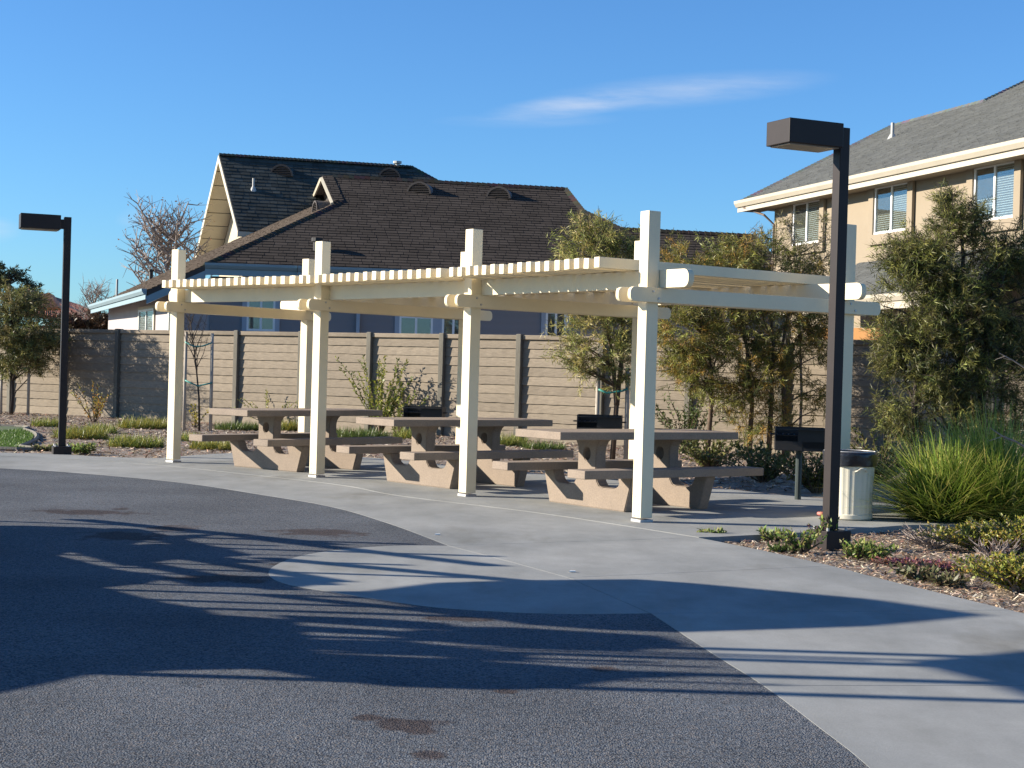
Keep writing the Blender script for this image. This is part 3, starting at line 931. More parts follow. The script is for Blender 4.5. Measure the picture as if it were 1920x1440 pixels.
# --- brown-roofed house beyond the fence
HB = thing("brown_roofed_house", "house with broad brown shingle roof and blue gutter behind the fence", "house", (-2, 44, 0))
OB = Vector((-2, 44, 0))
tilt = .10
slope_n = Vector((.5 * tilt, -.5, 1)).normalized()
E0 = D(385, 497, 40.0)
nf = slope_n
PB = lambda u, v: PL(u, v, E0, nf)
e_dir = Vector((1, tilt, 0)).normalized(); up_dir = nf.cross(e_dir); up_dir = up_dir if up_dir.z > 0 else -up_dir
E1 = E0 + e_dir * 15.6
APX, RR = PB(624, 331), PB(1062, 355)
FL_, W0, W1 = PB(1095, 397), PB(1165, 430), PB(1415, 443)
HH = PB(645, 378)
front = [E0, E1, W1, W0, FL_, RR, APX, HH]
deck(front, nf, .12, "roof", M_roofb, HB, OB)
BR = (.058, .049, .042)
sh_parts = [shingles(front, e_dir, up_dir, nf, BR, seed=4, exposure=.19, width=.30, spread=.15, lift=.014)]
# left slope (seen edge-on), its eave runs back to the left
gl = Vector((-.467, -.18, 1)).normalized()
LN = PL(275, 545, E0, gl); LF = PL(172, 575, E0, gl); LK = PL(598, 378, E0, gl)
left = [LF, LN, E0, HH, LK]
deck(left, gl, .14, "roof", M_roofb, HB, OB)
le = (LN - LF).normalized(); lu = gl.cross(le); lu = lu if lu.z > 0 else -lu
sh_parts.append(shingles(left, le, lu, gl, (.085, .07, .06), seed=5, lift=.02))
sh_parts.append(cap_run(E0, HH, nf + gl, HB, OB, BR, w=.13))
sh_parts.append(cap_run(APX, RR, UP, HB, OB, (.05, .04, .036), w=.15))
sh_parts.append(cap_run(RR, FL_, nf + Vector((.5, .3, .6)), HB, OB, BR, w=.13))
sh_parts.append(cap_run(FL_, W0, nf + Vector((.5, .3, .6)), HB, OB, BR, w=.13))
sh_parts.append(cap_run(W0, W1, UP, HB, OB, (.05, .04, .036), w=.15))
sh_parts.append(cap_run(W1, E1, nf + Vector((.5, .3, .6)), HB, OB, BR, w=.13))
# gablet at the ridge end: its right slope runs on from the front slope
gdir = Vector((-.93, -.25, 0)).normalized()
GL_, GR_ = PL(598, 377, E0, gl), HH
ov = gdir * .32
over = [HH + ov, HH, APX, APX + ov]
deck(over, nf, .09, "roof", M_roofb, HB, OB)
sh_parts.append(shingles(over, e_dir, up_dir, nf, BR, seed=8, exposure=.19, lift=.014))
MB().prism([GL_ + ov - OB, APX + ov - OB, APX + Vector((2.5, .3, 0)) - OB, GL_ + Vector((2.5, .6, -.1)) - OB], (0, 0, -.07)).build("roof", M_roofb, HB)
gfL, gfR, gfA = GL_ + ov, HH + ov, APX + ov
shingle_obj("shingles", sh_parts, HB, OB)
for a, b in ((gfL, gfA), (gfA, gfR)):
    MB().tube([a - OB - UP * .08 + gdir * .02, b - OB - UP * .08 + gdir * .02], .055, 4).build("rake_board", M_ctrim, HB)
MB().prism([GL_ - OB - UP * .05, GR_ - OB - UP * .08, APX - OB - UP * .1], Vector((.1, 0, 0))).build("gable_vent", M_roofb, HB)
# eaves
def gutter(a, b, m_, parent, off, h=.14, d=.13, out=Vector((0, -1, 0)), fasc=.15):
    a, b = Vector(a) - off, Vector(b) - off; o = out.normalized()
    pr = lambda p: [p + o * d - UP * .0, p + o * d * .95 - UP * h * .45, p + o * d * .55 - UP * h, p - UP * h, p]
    A, B = pr(a), pr(b)
    g = MB().add(A + B, [(i, (i + 1) % 5, 5 + (i + 1) % 5, 5 + i) for i in range(5)] + [(4, 3, 2, 1, 0), (5, 6, 7, 8, 9)]).build("gutter", m_, parent)
    s = Vector((b - a)).cross(UP).normalized() * .03
    f = MB().prism([a - UP * (h + .005) + o * .03, b - UP * (h + .005) + o * .03, b - UP * (h + fasc) + o * .03, a - UP * (h + fasc) + o * .03], -o * .03).build("fascia", m_, parent)
    return g
gutter(E0 + e_dir * .0 + UP * .06, E0 + e_dir * 2.35 + UP * .06, M_bgut, HB, OB, fasc=.17, out=Vector((tilt, -1, 0)))
gutter(E0 + e_dir * 2.38 + UP * .055 - Vector((0, .10, 0)), E1 + UP * .055 - Vector((0, .10, 0)), M_bgut, HB, OB, fasc=.17, out=Vector((tilt, -1, 0)))
lo = Vector((le.y, -le.x, 0)); lo = lo if lo.x < 0 else -lo
gutter(LF + UP * .05, LN + UP * .05, M_bgut, HB, OB, fasc=.13, out=lo)
rk = (E0 - LN)
MB().prism([LN - OB - UP * .14, E0 - OB - UP * .14, E0 - OB - UP * .34, LN - OB - UP * .34], Vector((0, .05, 0))).build("rake_board", M_bgut, HB)
# walls
wz = E0.z - .25; ins = Vector((-tilt, 1, 0)).normalized() * .55
wa, wb = E0 + ins + e_dir * .1, E1 + ins - e_dir * .3
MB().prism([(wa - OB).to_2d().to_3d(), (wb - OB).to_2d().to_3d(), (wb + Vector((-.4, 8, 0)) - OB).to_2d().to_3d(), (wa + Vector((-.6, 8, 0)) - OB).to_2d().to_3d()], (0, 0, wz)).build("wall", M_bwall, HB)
# lap siding boards on the front wall, each with a shadow gap
wn_ = Vector((tilt, -1, 0)).normalized()
Lw = (wb - wa).length
side = MB().add([Vector((0, 0, 0)), Vector((1, 0, 0)), Vector((1, -.012, 0)), Vector((0, -.012, 0)), Vector((1, -.003, .2)), Vector((0, -.003, .2))], [(0, 1, 2, 3), (3, 2, 4, 5)])
side_me = side.mesh("siding_board"); side_me.materials.append(M_bwall)
for i in range(int(wz / .2)):
    o = link("siding_board", side_me, None, HB, Vector((wa.x, wa.y, i * .2)) - OB + wn_ * .004, math.atan2(e_dir.y, e_dir.x)); o.scale.x = Lw
# lower left wing wall (pale, sunlit side + shaded end)
k0 = LN + Vector((.62, .5, 0)); k1 = LF + Vector((.55, .0, 0))
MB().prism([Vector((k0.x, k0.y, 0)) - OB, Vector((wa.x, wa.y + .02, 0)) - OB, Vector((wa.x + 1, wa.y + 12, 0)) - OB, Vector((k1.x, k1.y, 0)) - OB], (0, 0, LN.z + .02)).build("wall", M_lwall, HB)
kd = Vector((k0.x - k1.x, k0.y - k1.y, 0)).normalized(); kn = Vector((kd.y, -kd.x, 0)); kn = kn if kn.x < 0 else -kn
kr = kd
window(HB, OB, Vector((k1.x, k1.y, 0)) + kd * 6.0 + UP * 1.55 + kn * .02, kr, UP, kn, 2.4, 1.25, M_vinyl, trim=(M_ctrim, -.01, .03))
window(HB, OB, Vector((k1.x, k1.y, 0)) + kd * 10.6 + UP * 1.0 + kn * .02, kr, UP, kn, 1.0, 1.7, M_vinyl, trim=(M_ctrim, -.01, .03))
MB().box(Vector((k0.x, k0.y, LN.z / 2)) - OB, (.16, .16, LN.z)).build("corner_board", M_ctrim, HB)
pw = lambda u, v: PL(u, v, wa + wn_ * .02, wn_)
for (u0, u1, v0, v1, bl) in ((462, 518, 517, 620, True), (748, 812, 594, 632, True), (828, 872, 594, 632, True), (1022, 1062, 585, 640, False)):
    a = pw(u0, v1); b = pw(u1, v0)
    window(HB, OB, Vector((a.x, a.y, a.z)), e_dir, UP, wn_, (Vector((b.x, b.y, 0)) - Vector((a.x, a.y, 0))).length, b.z - a.z, M_vinyl, trim=(M_btrim, -.005, .03), tw=.12, blind=bl)
a = pw(672, 600)
MB().box(Vector((a.x, a.y, wz / 2)) - OB - Vector((0, .06, 0)), (.09, .07, wz)).build("downspout", M_btrim, HB)
# left front part: shaded window
wl0 = Vector((k0.x, k0.y, 0)); wl1 = Vector((wa.x, wa.y + .02, 0)); wd = (wl1 - wl0).normalized(); wln = Vector((wd.y, -wd.x, 0))
# roof fittings
for (u, v, w_) in ((785, 357, 1.0), (934, 366, 1.0)):
    eyebrow_vent(PB(u, v + 6), (-.22, -1), .76, .36, .9, HB, OB, M_vent_lit)
eyebrow_vent(PL(590, 398, E0, gl), (-.95, -.4), .62, .36, .9, HB, OB, M_vent_lit)
p = PB(594, 470)
MB().tube([p - OB - UP * .1, p - OB + UP * .24], .10, 10).tube([p - OB + UP * .24, p - OB + UP * .34], .15, 10).build("vent_pipe", M_black, HB)
p = PL(283, 520, E0, gl)
MB().tube([p - OB - UP * .1, p - OB + UP * .22], .08, 8).tube([p - OB + UP * .22, p - OB + UP * .3], .12, 8).build("vent_pipe", M_black, HB)
p = PL(219, 556, E0, gl)
MB().tube([p - OB - UP * .3, p - OB + UP * .55], .035, 8).build("vent_pipe", M_pipe, HB)

# --- steep gabled house further back
HG = thing("gabled_house", "tall cream house with steep dark gable roof rising behind the brown roof", "house", (-8, 62, 0))
OG = Vector((-8, 62, 0))
gA = D(411, 290, 60.0)
zr = gA.z
gR = D(772, 313, 60.0 + 2.05); gR.z = zr
rd = (gR - gA).normalized(); rs = Vector((rd.y, -rd.x, 0))        # rs towards the camera
if rs.y > 0: rs = -rs
gE = D(447, 432, 57.0)
drop = zr - gE.z; run = (gE - gA).to_2d().length
sn = (rs * drop + UP * run).normalized()
gE = PL(447, 432, gA, sn); drop = zr - gE.z
gE1 = gR + (gE - gA) + rd * 3.0
gH = gR + rd * (2.6) + rs * 2.6 * (run / drop) * 0 + (gE - gA) * .55
fpoly = [gE, gE1, gH, gR, gA]
deck(fpoly, sn, .16, "roof", M_roofb, HG, OG)
GRC = (.060, .064, .058)
ug = sn.cross(rd); ug = ug if ug.z > 0 else -ug
gp = [shingles(fpoly, rd, ug, sn, GRC, seed=21, exposure=.21, width=.32, spread=.22, lift=.016), cap_run(gA, gR, UP, HG, OG, (.05, .05, .047), w=.17),
      cap_run(gR, gH, sn + rd * .5, HG, OG, GRC, w=.14)]
# far slope of the gable: only its underside shows past the rake
gB = D(365, 489, 66.0)
bb = gB - gA
n2 = rd.cross(bb).normalized(); n2 = n2 if n2.z > 0 else -n2
bpoly = [gA, gR, gR + bb, gB]
gap_ = [p - n2 * .0 for p in bpoly]
deck(gap_, n2, .08, "roof", M_roofb, HG, OG)
shingle_obj("shingles", gp, HG, OG)
# soffit boards under the overhang, one by one
ns_ = 8; ovh = 1.0
for i in range(ns_):
    t0, t1 = i / ns_ + .004, (i + 1) / ns_ - .004
    q = [gA + bb * t0, gA + bb * t1, gA + bb * t1 + rd * ovh, gA + bb * t0 + rd * ovh]
    MB().prism([x - OG - n2 * .085 for x in q], -n2 * .025).build("soffit_panel", M_ctrim, HG)
MB().prism([gA - OG - rd * .03, gB - OG - rd * .03, gB - OG - rd * .03 - UP * .28, gA - OG - rd * .03 - UP * .28], rd * .03).build("rake_board", M_ctrim, HG)
MB().prism([gA - OG - rd * .03 - UP * .02, gE - OG - rd * .03 - UP * .02, gE - OG - rd * .03 - UP * .26, gA - OG - rd * .03 - UP * .30], rd * .03).build("rake_board", M_ctrim, HG)
wp = [gA + rd * ovh - UP * .12, gE + rd * ovh - rs * .5 - UP * .05, Vector(((gE + rd * ovh - rs * .5).x, (gE + rd * ovh - rs * .5).y, 0)), Vector(((gB + rd * ovh).x, (gB + rd * ovh).y, 0)), gB + rd * ovh + rs * .3 - UP * .1]
MB().prism([x - OG for x in wp], rd * 5.0).build("wall", M_cwall, HG)
gw = PL(404, 473, gA + rd * (ovh - .02), rd)
window(HG, OG, gw, -rs * -1, UP, -rd, 1.4, .8, M_vinyl, trim=(M_ctrim, -.01, .03))
MB().prism([gE - OG - UP * .03, gE1 - OG - UP * .03, gE1 - OG - UP * .22, gE - OG - UP * .22], rs * -.08).build("fascia", M_ctrim, HG)
for (u, v) in ((527, 326), (730, 332)):
    eyebrow_vent(PL(u, v + 4, gA, sn), rs - rd * .35, .9, .46, .55, HG, OG, M_vent_lit)
vent_pipe(PL(475, 355, gA, sn), HG, OG, .42, .045)
p = D(745, 309, 61.9)
MB().tube([p - OG - UP * .3, p - OG + UP * .05], .10, 10).tube([p - OG + UP * .05, p - OG + UP * .14], .17, 10).build("chimney_cap", M_pipe, HG)

# --- tan two-storey house on the right
HT = thing("tan_house", "tan stucco two storey house with grey roof and three upper windows", "house", (9, 38, 0))
OT = Vector((9, 38, 0))
wdv = Vector((.30, -.954, 0)).normalized()            # along the wall, towards the camera
wnv = Vector((-.954, -.30, 0)).normalized()           # out of the wall
tc0 = D(1450, 480, 42.0); tc0.z = 0
PT = lambda u, v, d=0.0: PL(u, v, tc0 + wnv * d, wnv)
ev = PL(1385, 381, tc0 + wnv * .55, wnv); ez = ev.z
rn = (wnv * .46 + UP).normalized()
Ea = Vector((ev.x, ev.y, ez)); Eb = Ea + wdv * 19
RP = lambda u, v: PL(u, v, Ea, rn)
B1, K1, M1_ = RP(1672, 237), RP(1846, 190), RP(1918, 156)
ext = (M1_ - K1)
roofp = [Ea, Eb, Eb - wnv * 9 + UP * 9 * .46, K1 + ext * 3.4, K1, B1]
deck(roofp, rn, .12, "roof", M_roofb, HT, OT)
ut = rn.cross(wdv); ut = ut if ut.z > 0 else -ut
TR = (.105, .11, .108)
tp = [shingles(roofp, wdv, ut, rn, TR, seed=31, exposure=.14, width=.34, spread=.10, lift=.010), cap_run(Ea, B1, rn - wdv * .5, HT, OT, (.12, .12, .125), w=.11),
      cap_run(B1, K1, UP, HT, OT, (.12, .12, .125), w=.11), cap_run(K1, K1 + ext * 3, UP, HT, OT, (.12, .12, .125), w=.11)]
far = [Ea, B1, B1 - wdv * .1 - wnv * 10 - UP * 3, Ea - wnv * 14]
deck([Ea - UP * .1, B1 - UP * .1, B1 - wnv * 9 - UP * 3, Ea - wnv * 14 - UP * .1], UP, .05, "roof", M_roofb, HT, OT)
gutter(Ea + UP * .04 + wnv * .0, Eb + UP * .04, M_tgut, HT, OT, h=.17, d=.15, out=wnv, fasc=.13)
MB().prism([Ea - OT - UP * .20, Eb - OT - UP * .20, Eb - OT - UP * .20 - wnv * .6, Ea - OT - UP * .20 - wnv * .6], (0, 0, -.03)).build("soffit", M_tan, HT)
# return of the eave round the corner
MB().prism([Ea - OT + UP * .03, Ea - OT - wnv * 3 + UP * .03, Ea - OT - wnv * 3 - UP * .16, Ea - OT - UP * .16], wdv * .05).build("fascia", M_tgut, HT)
wz2 = ez - .16
a0 = tc0.copy(); a1 = tc0 + wdv * 18
MB().prism([a0 - OT, a1 - OT, a1 - wnv * 9 - OT, a0 - wnv * 9 - OT], (0, 0, wz2)).build("wall", M_tan, HT)
for (ul, ur, vt, vb) in ((1487, 1541, 377, 458), (1640, 1706, 350, 440), (1826, 1907, 315, 417)):
    a = PT(ul, vb, .02); b = PT(ur, vt, .02)
    b.z = min(b.z, wz2 - .02) if b.z > wz2 else b.z
    w_ = (b - a).to_2d().length
    a2 = Vector((a.x, a.y, 0)); h_ = 1.26
    zb = PT((ul + ur) / 2, vb - (0 if ul < 1500 else 4), .02).z
    window(HT, OT, Vector((a.x, a.y, zb)), wdv, UP, wnv, w_, min(PT(ul, vt, .02).z - zb, wz2 - .04 - zb), M_vinyl, style="screen")
    p = MB()
    ax = Vector((a.x, a.y, zb)) - OT; hh = min(PT(ul, vt, .02).z - zb, wz2 - .03 - zb)
    for (x0, x1, z0, z1) in ((-.22, -.0, -.24, hh), (w_, w_ + .22, -.24, hh), (0, w_, -.24, -.0)):
        p.prism([ax + wdv * x0 + UP * z0, ax + wdv * x1 + UP * z0, ax + wdv * x1 + UP * z1, ax + wdv * x0 + UP * z1], wnv * .07)
    p.build("stucco_surround", M_tan, HT)
p = MB(); c = tc0 + wnv * .06 + wdv * .1 - OT
p.tube([c + UP * .5, c + UP * (wz2 - .5), c + UP * (wz2 - .25) - wdv * .1 + wnv * .25, Ea - OT + wnv * .05 - UP * .15 + wdv * .4], .032, 6); p.build("downspout", mat("brown_downspout", (.13, .09, .07), .6, .1), HT)
vent_pipe(RP(1673, 258), HT, OT, .42, .05)
# lower porch roof against the wall
q0 = PT(1612, 505); zt = PT(1650, 489).z
po = tc0 + wdv * ((q0 - tc0).dot(wdv)); pA = Vector((po.x, po.y, zt)); pB = pA + wdv * 7.5
drop = 1.05; outd = 2.0
pC = pA + wnv * outd - UP * drop - wdv * .5; pD = pB + wnv * outd - UP * drop
pn = tri_normal([pA, pB, pD]); pn = pn if pn.z > 0 else -pn
deck([pC, pD, pB, pA], pn, .08, "porch_roof", M_roofb, HT, OT)
up_p = pn.cross(wdv); up_p = up_p if up_p.z > 0 else -up_p
tp.append(shingles([pC, pD, pB, pA], wdv, up_p, pn, TR, seed=35, spread=.10, lift=.01))
shingle_obj("shingles", tp, HT, OT)
gutter(pC + UP * .03, pD + UP * .03, M_tgut, HT, OT, h=.15, d=.13, out=wnv, fasc=.16)
# orange board stacked just behind the fence
ob = FA + FD * ((Vector((6.4, 27.7, 0)) - FA).dot(FD)) - FN * .25
MB().box((0, 0, 2.16), (1.9, .03, .26)).box((-.85, 0, 1.0), (.08, .05, 2.1)).box((.85, 0, 1.0), (.08, .05, 2.1)).build("board_panel", M_orange, None, loc=ob, rz=FRZ)
tag(bpy.data.objects["board_panel"], "orange wooden board standing just over the fence top right of the lamp post", "board")

# --- terracotta-roofed house far left
HL = thing("tile_roofed_house", "low house with terracotta tile roof far left beyond the fence", "house", (-21, 74, 0))
OL = Vector((-21, 74, 0))
l0, l1, l2, l3 = D(20, 585, 72), D(215, 612, 72), D(150, 575, 78), D(55, 545, 76)
rows = []
for (a, b, c, d_) in ((l0, l1, l2, l3),):
    nl = tri_normal([a, b, c]); nl = nl if nl.z > 0 else -nl
    MB().prism([x - OL for x in (a, b, c, d_)], -nl * .1).build("roof", M_tile, HL)
    tl = MB()
    for i in range(46):
        t0 = (i + .5) / 46; p0 = a.lerp(b, t0) + nl * .03; p1 = d_.lerp(c, t0) + nl * .03
        tl.tube([p0 - OL, p1 - OL], .075, 6)
    tag(tl.build("roof_tiles", M_tile, HL), kind="stuff")
MB().prism([Vector((l0.x + .4, l0.y + .4, 0)) - OL, Vector((l1.x - .4, l1.y + .4, 0)) - OL, Vector((l2.x, l2.y, 0)) - OL, Vector((l3.x, l3.y, 0)) - OL], (0, 0, min(l0.z, l1.z) - .05)).build("wall", mat("terracotta_wall", (.33, .16, .10), .9, .25, 1.5), HL)
MB().prism([D(66, 556, 70) - OL, D(92, 548, 70) - OL, D(110, 576, 70) - OL, D(60, 578, 70) - OL], (0, .8, -.1)).build("roof", mat("salmon_tile", (.42, .20, .12), .85, .2, 3), HL)

# ------------------------------------------------------------------ vegetation
def leaf_verts(P, Dr, L, W, rng, curl=.25):
    n = len(P)
    r = rng.normal(size=(n, 3)); S = np.cross(Dr, r); S /= np.linalg.norm(S, axis=1, keepdims=True) + 1e-9
    N_ = np.cross(S, Dr)
    L = np.asarray(L)[:, None]; W = np.asarray(W)[:, None]
    mid = P + Dr * L * .45 + N_ * L * curl * .25
    tip = P + Dr * L - N_ * L * curl * .2
    V = np.stack([P, mid + S * W / 2, tip, mid - S * W / 2], 1).reshape(-1, 3)
    return V


def norm(a): return a / (np.linalg.norm(a, axis=-1, keepdims=True) + 1e-9)


def pick(pal, n, rng, jit=.22):
    pal = np.array(pal, float); c = pal[rng.integers(0, len(pal), n)]
    return np.clip(c * (1 + rng.uniform(-jit, jit, (n, 1))) * (1 + rng.uniform(-.06, .06, (n, 3))), 0, 1)


def spray_crown(blobs, n_sprays, per, spray_len, leaf, pal, rng, droop=.35, up=.35, gap=.25, gfreq=2.2, shell=.5):
    """blobs: (centre, radii, weight). Returns leaf verts, colours, twig list(origin,end)"""
    wts = np.array([b[2] for b in blobs], float); wts /= wts.sum()
    O, Dd = [], []
    ph = rng.uniform(0, 6, 6)
    while len(O) < n_sprays:
        k = rng.choice(len(blobs), p=wts); c, r, _ = blobs[k]
        d = norm(rng.normal(size=3)); rad = rng.uniform(shell, 1) ** .6 if rng.random() < .8 else rng.uniform(.1, 1)
        rad *= rng.choice([1.0, 1.0, 1.0, 1.12, 1.28])
        p = np.array(c) + d * np.array(r) * rad
        g = math.sin(p[0] * gfreq * 2 + ph[0]) * math.sin(p[2] * gfreq * 2.3 + ph[1]) + math.sin(p[1] * gfreq * 1.7 + ph[2]) * math.sin((p[0] + p[2]) * gfreq * 3.1 + ph[3])
        if g < -1 + gap * 2 * rng.random() * 1.6: continue
        O.append(p); Dd.append(d * np.array([.75, .75, .5]) + np.array([0, 0, up]) + rng.normal(size=3) * .35)
    O = np.array(O); Dd = norm(np.array(Dd))
    sl = spray_len * rng.uniform(.6, 1.4, len(O))
    t = (np.arange(per) + .5) / per
    base = O[:, None, :] + Dd[:, None, :] * (sl[:, None] * (t[None, :] - .5))[..., None]
    base[..., 2] -= (sl[:, None] * t[None, :] ** 2 * droop * .5)
    base = base.reshape(-1, 3)
    dl = norm(np.repeat(Dd, per, axis=0) * .55 + rng.normal(size=(len(base), 3)) * .55 + np.array([0, 0, -droop * .6]))
    n = len(base)
    L = leaf[0] * rng.uniform(.65, 1.3, n); W = leaf[1] * rng.uniform(.7, 1.3, n)
    V = leaf_verts(base, dl, L, W, rng)
    # each spray its own hue, each leaf a little off it
    cs = np.repeat(pick(pal, len(O), rng, .25), per, axis=0) * (1 + rng.uniform(-.22, .22, (n, 1)))
    ends = O + Dd * (sl * .5)[:, None]; st = O - Dd * (sl * .5)[:, None]
    return V, np.clip(cs, 0, 1), list(zip(st, ends))


def tree(name, label, cat, base, trunks, blobs, n_sprays, per, spray_len, leaf, pal, seed, bark=None, group=None, limbs=40, droop=.35, up=.35, gap=.25, tr=.035, gfreq=2.2, twig_r=.005, dens=1.0, lk=(1.22, .82)):
    rng = np.random.default_rng(seed); base = Vector(base); bark = bark or M_bark
    t = thing(name, label, cat, base, 0, group)
    bl = [(np.array(c) - np.array(base), r, w) for c, r, w in blobs]
    n_sprays = int(n_sprays * dens); per = int(per * 2.2); leaf = (leaf[0] * lk[0], leaf[1] * lk[1])
    V, C, tw = spray_crown(bl, n_sprays, per, spray_len, leaf, pal, rng, droop, up, gap, gfreq)
    tops = []
    for pts in trunks:
        loc = [Vector(p) - base for p in pts]
        n = len(loc); rad = [tr * (1 - .65 * i / (n - 1)) for i in range(n)]
        MB().tube(loc, rad, 8).build("trunk", bark, t, smooth=True)
        tops.append(loc)
    lm = MB()
    idx = rng.choice(len(tw), min(limbs, len(tw)), replace=False)
    for i in idx:
        e = Vector(tw[i][0]); best = None
        for loc in tops:
            for k in range(len(loc) - 1):
                for s in (0., .5):
                    q = loc[k].lerp(loc[k + 1], s)
                    if q.z < e.z - .1:
                        dd = (q - e).length + abs((e.z - q.z) - (e - q).to_2d().length) * .4
                        if best is None or dd < best[0]: best = (dd, q)
        if best is None: continue
        q = best[1]; m_ = q.lerp(e, .5) + Vector((rng.normal() * .05, rng.normal() * .05, .06))
        lm.tube([q, m_, e], [tr * .38, tr * .25, twig_r * 1.3], 5, cap=False)
    for (a, b) in tw: lm.tube([a, b], [twig_r, twig_r * .5], 3, cap=False)
    lm.build("limbs", bark, t)
    o = link("crown", quads_mesh("crown", V, 4, C), M_leaf, t)
    return t


OLIVE = [(0.245, 0.258, 0.067), (0.307, 0.302, 0.086), (0.208, 0.224, 0.057), (0.368, 0.314, 0.095), (0.417, 0.358, 0.141), (0.172, 0.190, 0.053)]
BRONZE = [(0.315, 0.207, 0.042), (0.257, 0.207, 0.045), (0.197, 0.189, 0.042), (0.374, 0.234, 0.053), (0.178, 0.180, 0.038), (0.237, 0.234, 0.045)]
DKGREEN = [(0.073, 0.088, 0.025), (0.103, 0.116, 0.031), (0.125, 0.129, 0.037), (0.066, 0.082, 0.022), (0.162, 0.150, 0.043)]


def blob(u, v, ru, rv, y, ry=None, w=1.0):
    c = D(u, v, y); k = y / F
    return (tuple(c), (ru * k, ry if ry else ru * k * .9, rv * k), w)


def trunk_px(pts, y): return [tuple(D(u, v, y)) for u, v in pts]


def gz(u, y): p = D(u, 720, y); return (p.x, y, ZB)


# staked willow-like tree behind the last two posts
yA = 24.2
tree("staked_tree", "staked olive leaved tree with bare lower trunk between the last two front posts", "tree", gz(1150, yA),
     [[gz(1152, yA)] + trunk_px([(1156, 760), (1150, 690), (1138, 600), (1130, 500), (1120, 440)], yA), [tuple(D(1156, 760, yA))] + trunk_px([(1165, 680), (1170, 560), (1180, 460)], yA)],
     [blob(1110, 470, 62, 62, yA, w=1.3), blob(1160, 520, 50, 80, yA, w=1.1), blob(1108, 640, 62, 70, yA, w=1.4), blob(1165, 640, 45, 80, yA, w=1), blob(1140, 560, 70, 90, yA, w=1.4), blob(1095, 425, 18, 30, yA, w=.25), blob(1185, 450, 18, 30, yA, w=.25)],
     640, 15, .42, (.085, .014), OLIVE, 41, tr=.045, group="young trees planted along the fence", limbs=46)
# big bronze-olive group right of the last post
yB = 27.1
tree("olive_tree", "broad bronze and olive tree with several stems behind the shelter's right end", "tree", gz(1440, yB),
     [[gz(1408, yB)] + trunk_px([(1410, 760), (1400, 650), (1380, 540)], yB), [gz(1445, yB)] + trunk_px([(1446, 760), (1450, 640), (1440, 520)], yB),
      [gz(1475, yB)] + trunk_px([(1470, 760), (1465, 660), (1490, 520)], yB), [gz(1330, yB)] + trunk_px([(1332, 780), (1335, 700), (1310, 560)], yB)],
     [blob(1290, 500, 60, 50, yB, w=1), blob(1370, 500, 70, 50, yB, w=1.1), blob(1440, 500, 60, 55, yB, w=1), blob(1290, 610, 65, 70, yB, w=1.5), blob(1385, 600, 80, 80, yB, w=1.9),
      blob(1470, 610, 70, 85, yB, w=1.5), blob(1300, 700, 60, 45, yB, w=.9), blob(1400, 705, 80, 65, yB, w=1.5), blob(1420, 770, 60, 60, yB, w=.7), blob(1530, 690, 45, 90, yB, w=.7), blob(1530, 560, 45, 70, yB, w=.7), blob(1385, 445, 30, 22, yB, w=.2)],
     1500, 15, .40, (.085, .014), BRONZE + OLIVE[:2] + DKGREEN[1:3], 42, tr=.05, limbs=60, dens=1.35, group="young trees planted along the fence")
# thin tree rising before the tan house
yC = 27.6
tree("slender_tree", "thin sparse tree with wispy top against the tan house's first window", "tree", gz(1500, yC),
     [[gz(1502, yC)] + trunk_px([(1503, 740), (1500, 640), (1498, 520), (1488, 440)], yC)],
     [blob(1495, 500, 45, 55, yC, w=1), blob(1535, 490, 25, 45, yC, w=.5), blob(1480, 430, 18, 30, yC, w=.3), blob(1430, 460, 16, 28, yC, w=.25), blob(1545, 430, 16, 26, yC, w=.2), blob(1500, 600, 50, 60, yC, w=.7)],
     190, 12, .36, (.085, .013), [(.16, .15, .055), (.13, .13, .04), (.18, .16, .07)], 43, tr=.03, limbs=30, bark=M_bark3, group="young trees planted along the fence", gap=.4)
# dark tree on the right
yD = 21.5
tree("willow_leaved_tree", "large dark green narrow leaved tree above the ornamental grass at right", "tree", gz(1760, yD),
     [[gz(1712, yD)] + trunk_px([(1715, 760), (1722, 660), (1740, 560)], yD), [gz(1790, yD)] + trunk_px([(1795, 740), (1800, 620), (1806, 480), (1800, 400)], yD),
      [gz(1840, yD)] + trunk_px([(1838, 760), (1845, 640), (1880, 520)], yD)],
     [blob(1790, 420, 40, 50, yD, w=.55), blob(1730, 470, 60, 40, yD, w=.8), blob(1800, 500, 90, 60, yD, w=1.5), blob(1715, 570, 70, 70, yD, w=1.4), blob(1800, 600, 90, 90, yD, w=2), blob(1890, 560, 55, 90, yD, w=1.0),
      blob(1740, 680, 85, 70, yD, w=1.8), blob(1850, 690, 90, 80, yD, w=1.9), blob(1900, 460, 40, 50, yD, w=.45), blob(1700, 770, 55, 60, yD, w=.8), blob(1960, 620, 80, 160, yD, w=1.5), blob(1665, 640, 40, 60, yD, w=.45), blob(1840, 410, 40, 40, yD, w=.3), blob(1690, 480, 45, 30, yD, w=.35), blob(1860, 780, 90, 50, yD, w=1), blob(1778, 372, 14, 22, yD, w=.12)],
     1900, 15, .36, (.085, .0125), DKGREEN + OLIVE[:2] + [(.15, .14, .045)], 44, tr=.05, bark=M_bark2, limbs=70, dens=1.5, lk=(1.2, .75), group="young trees planted along the fence", gap=.32)
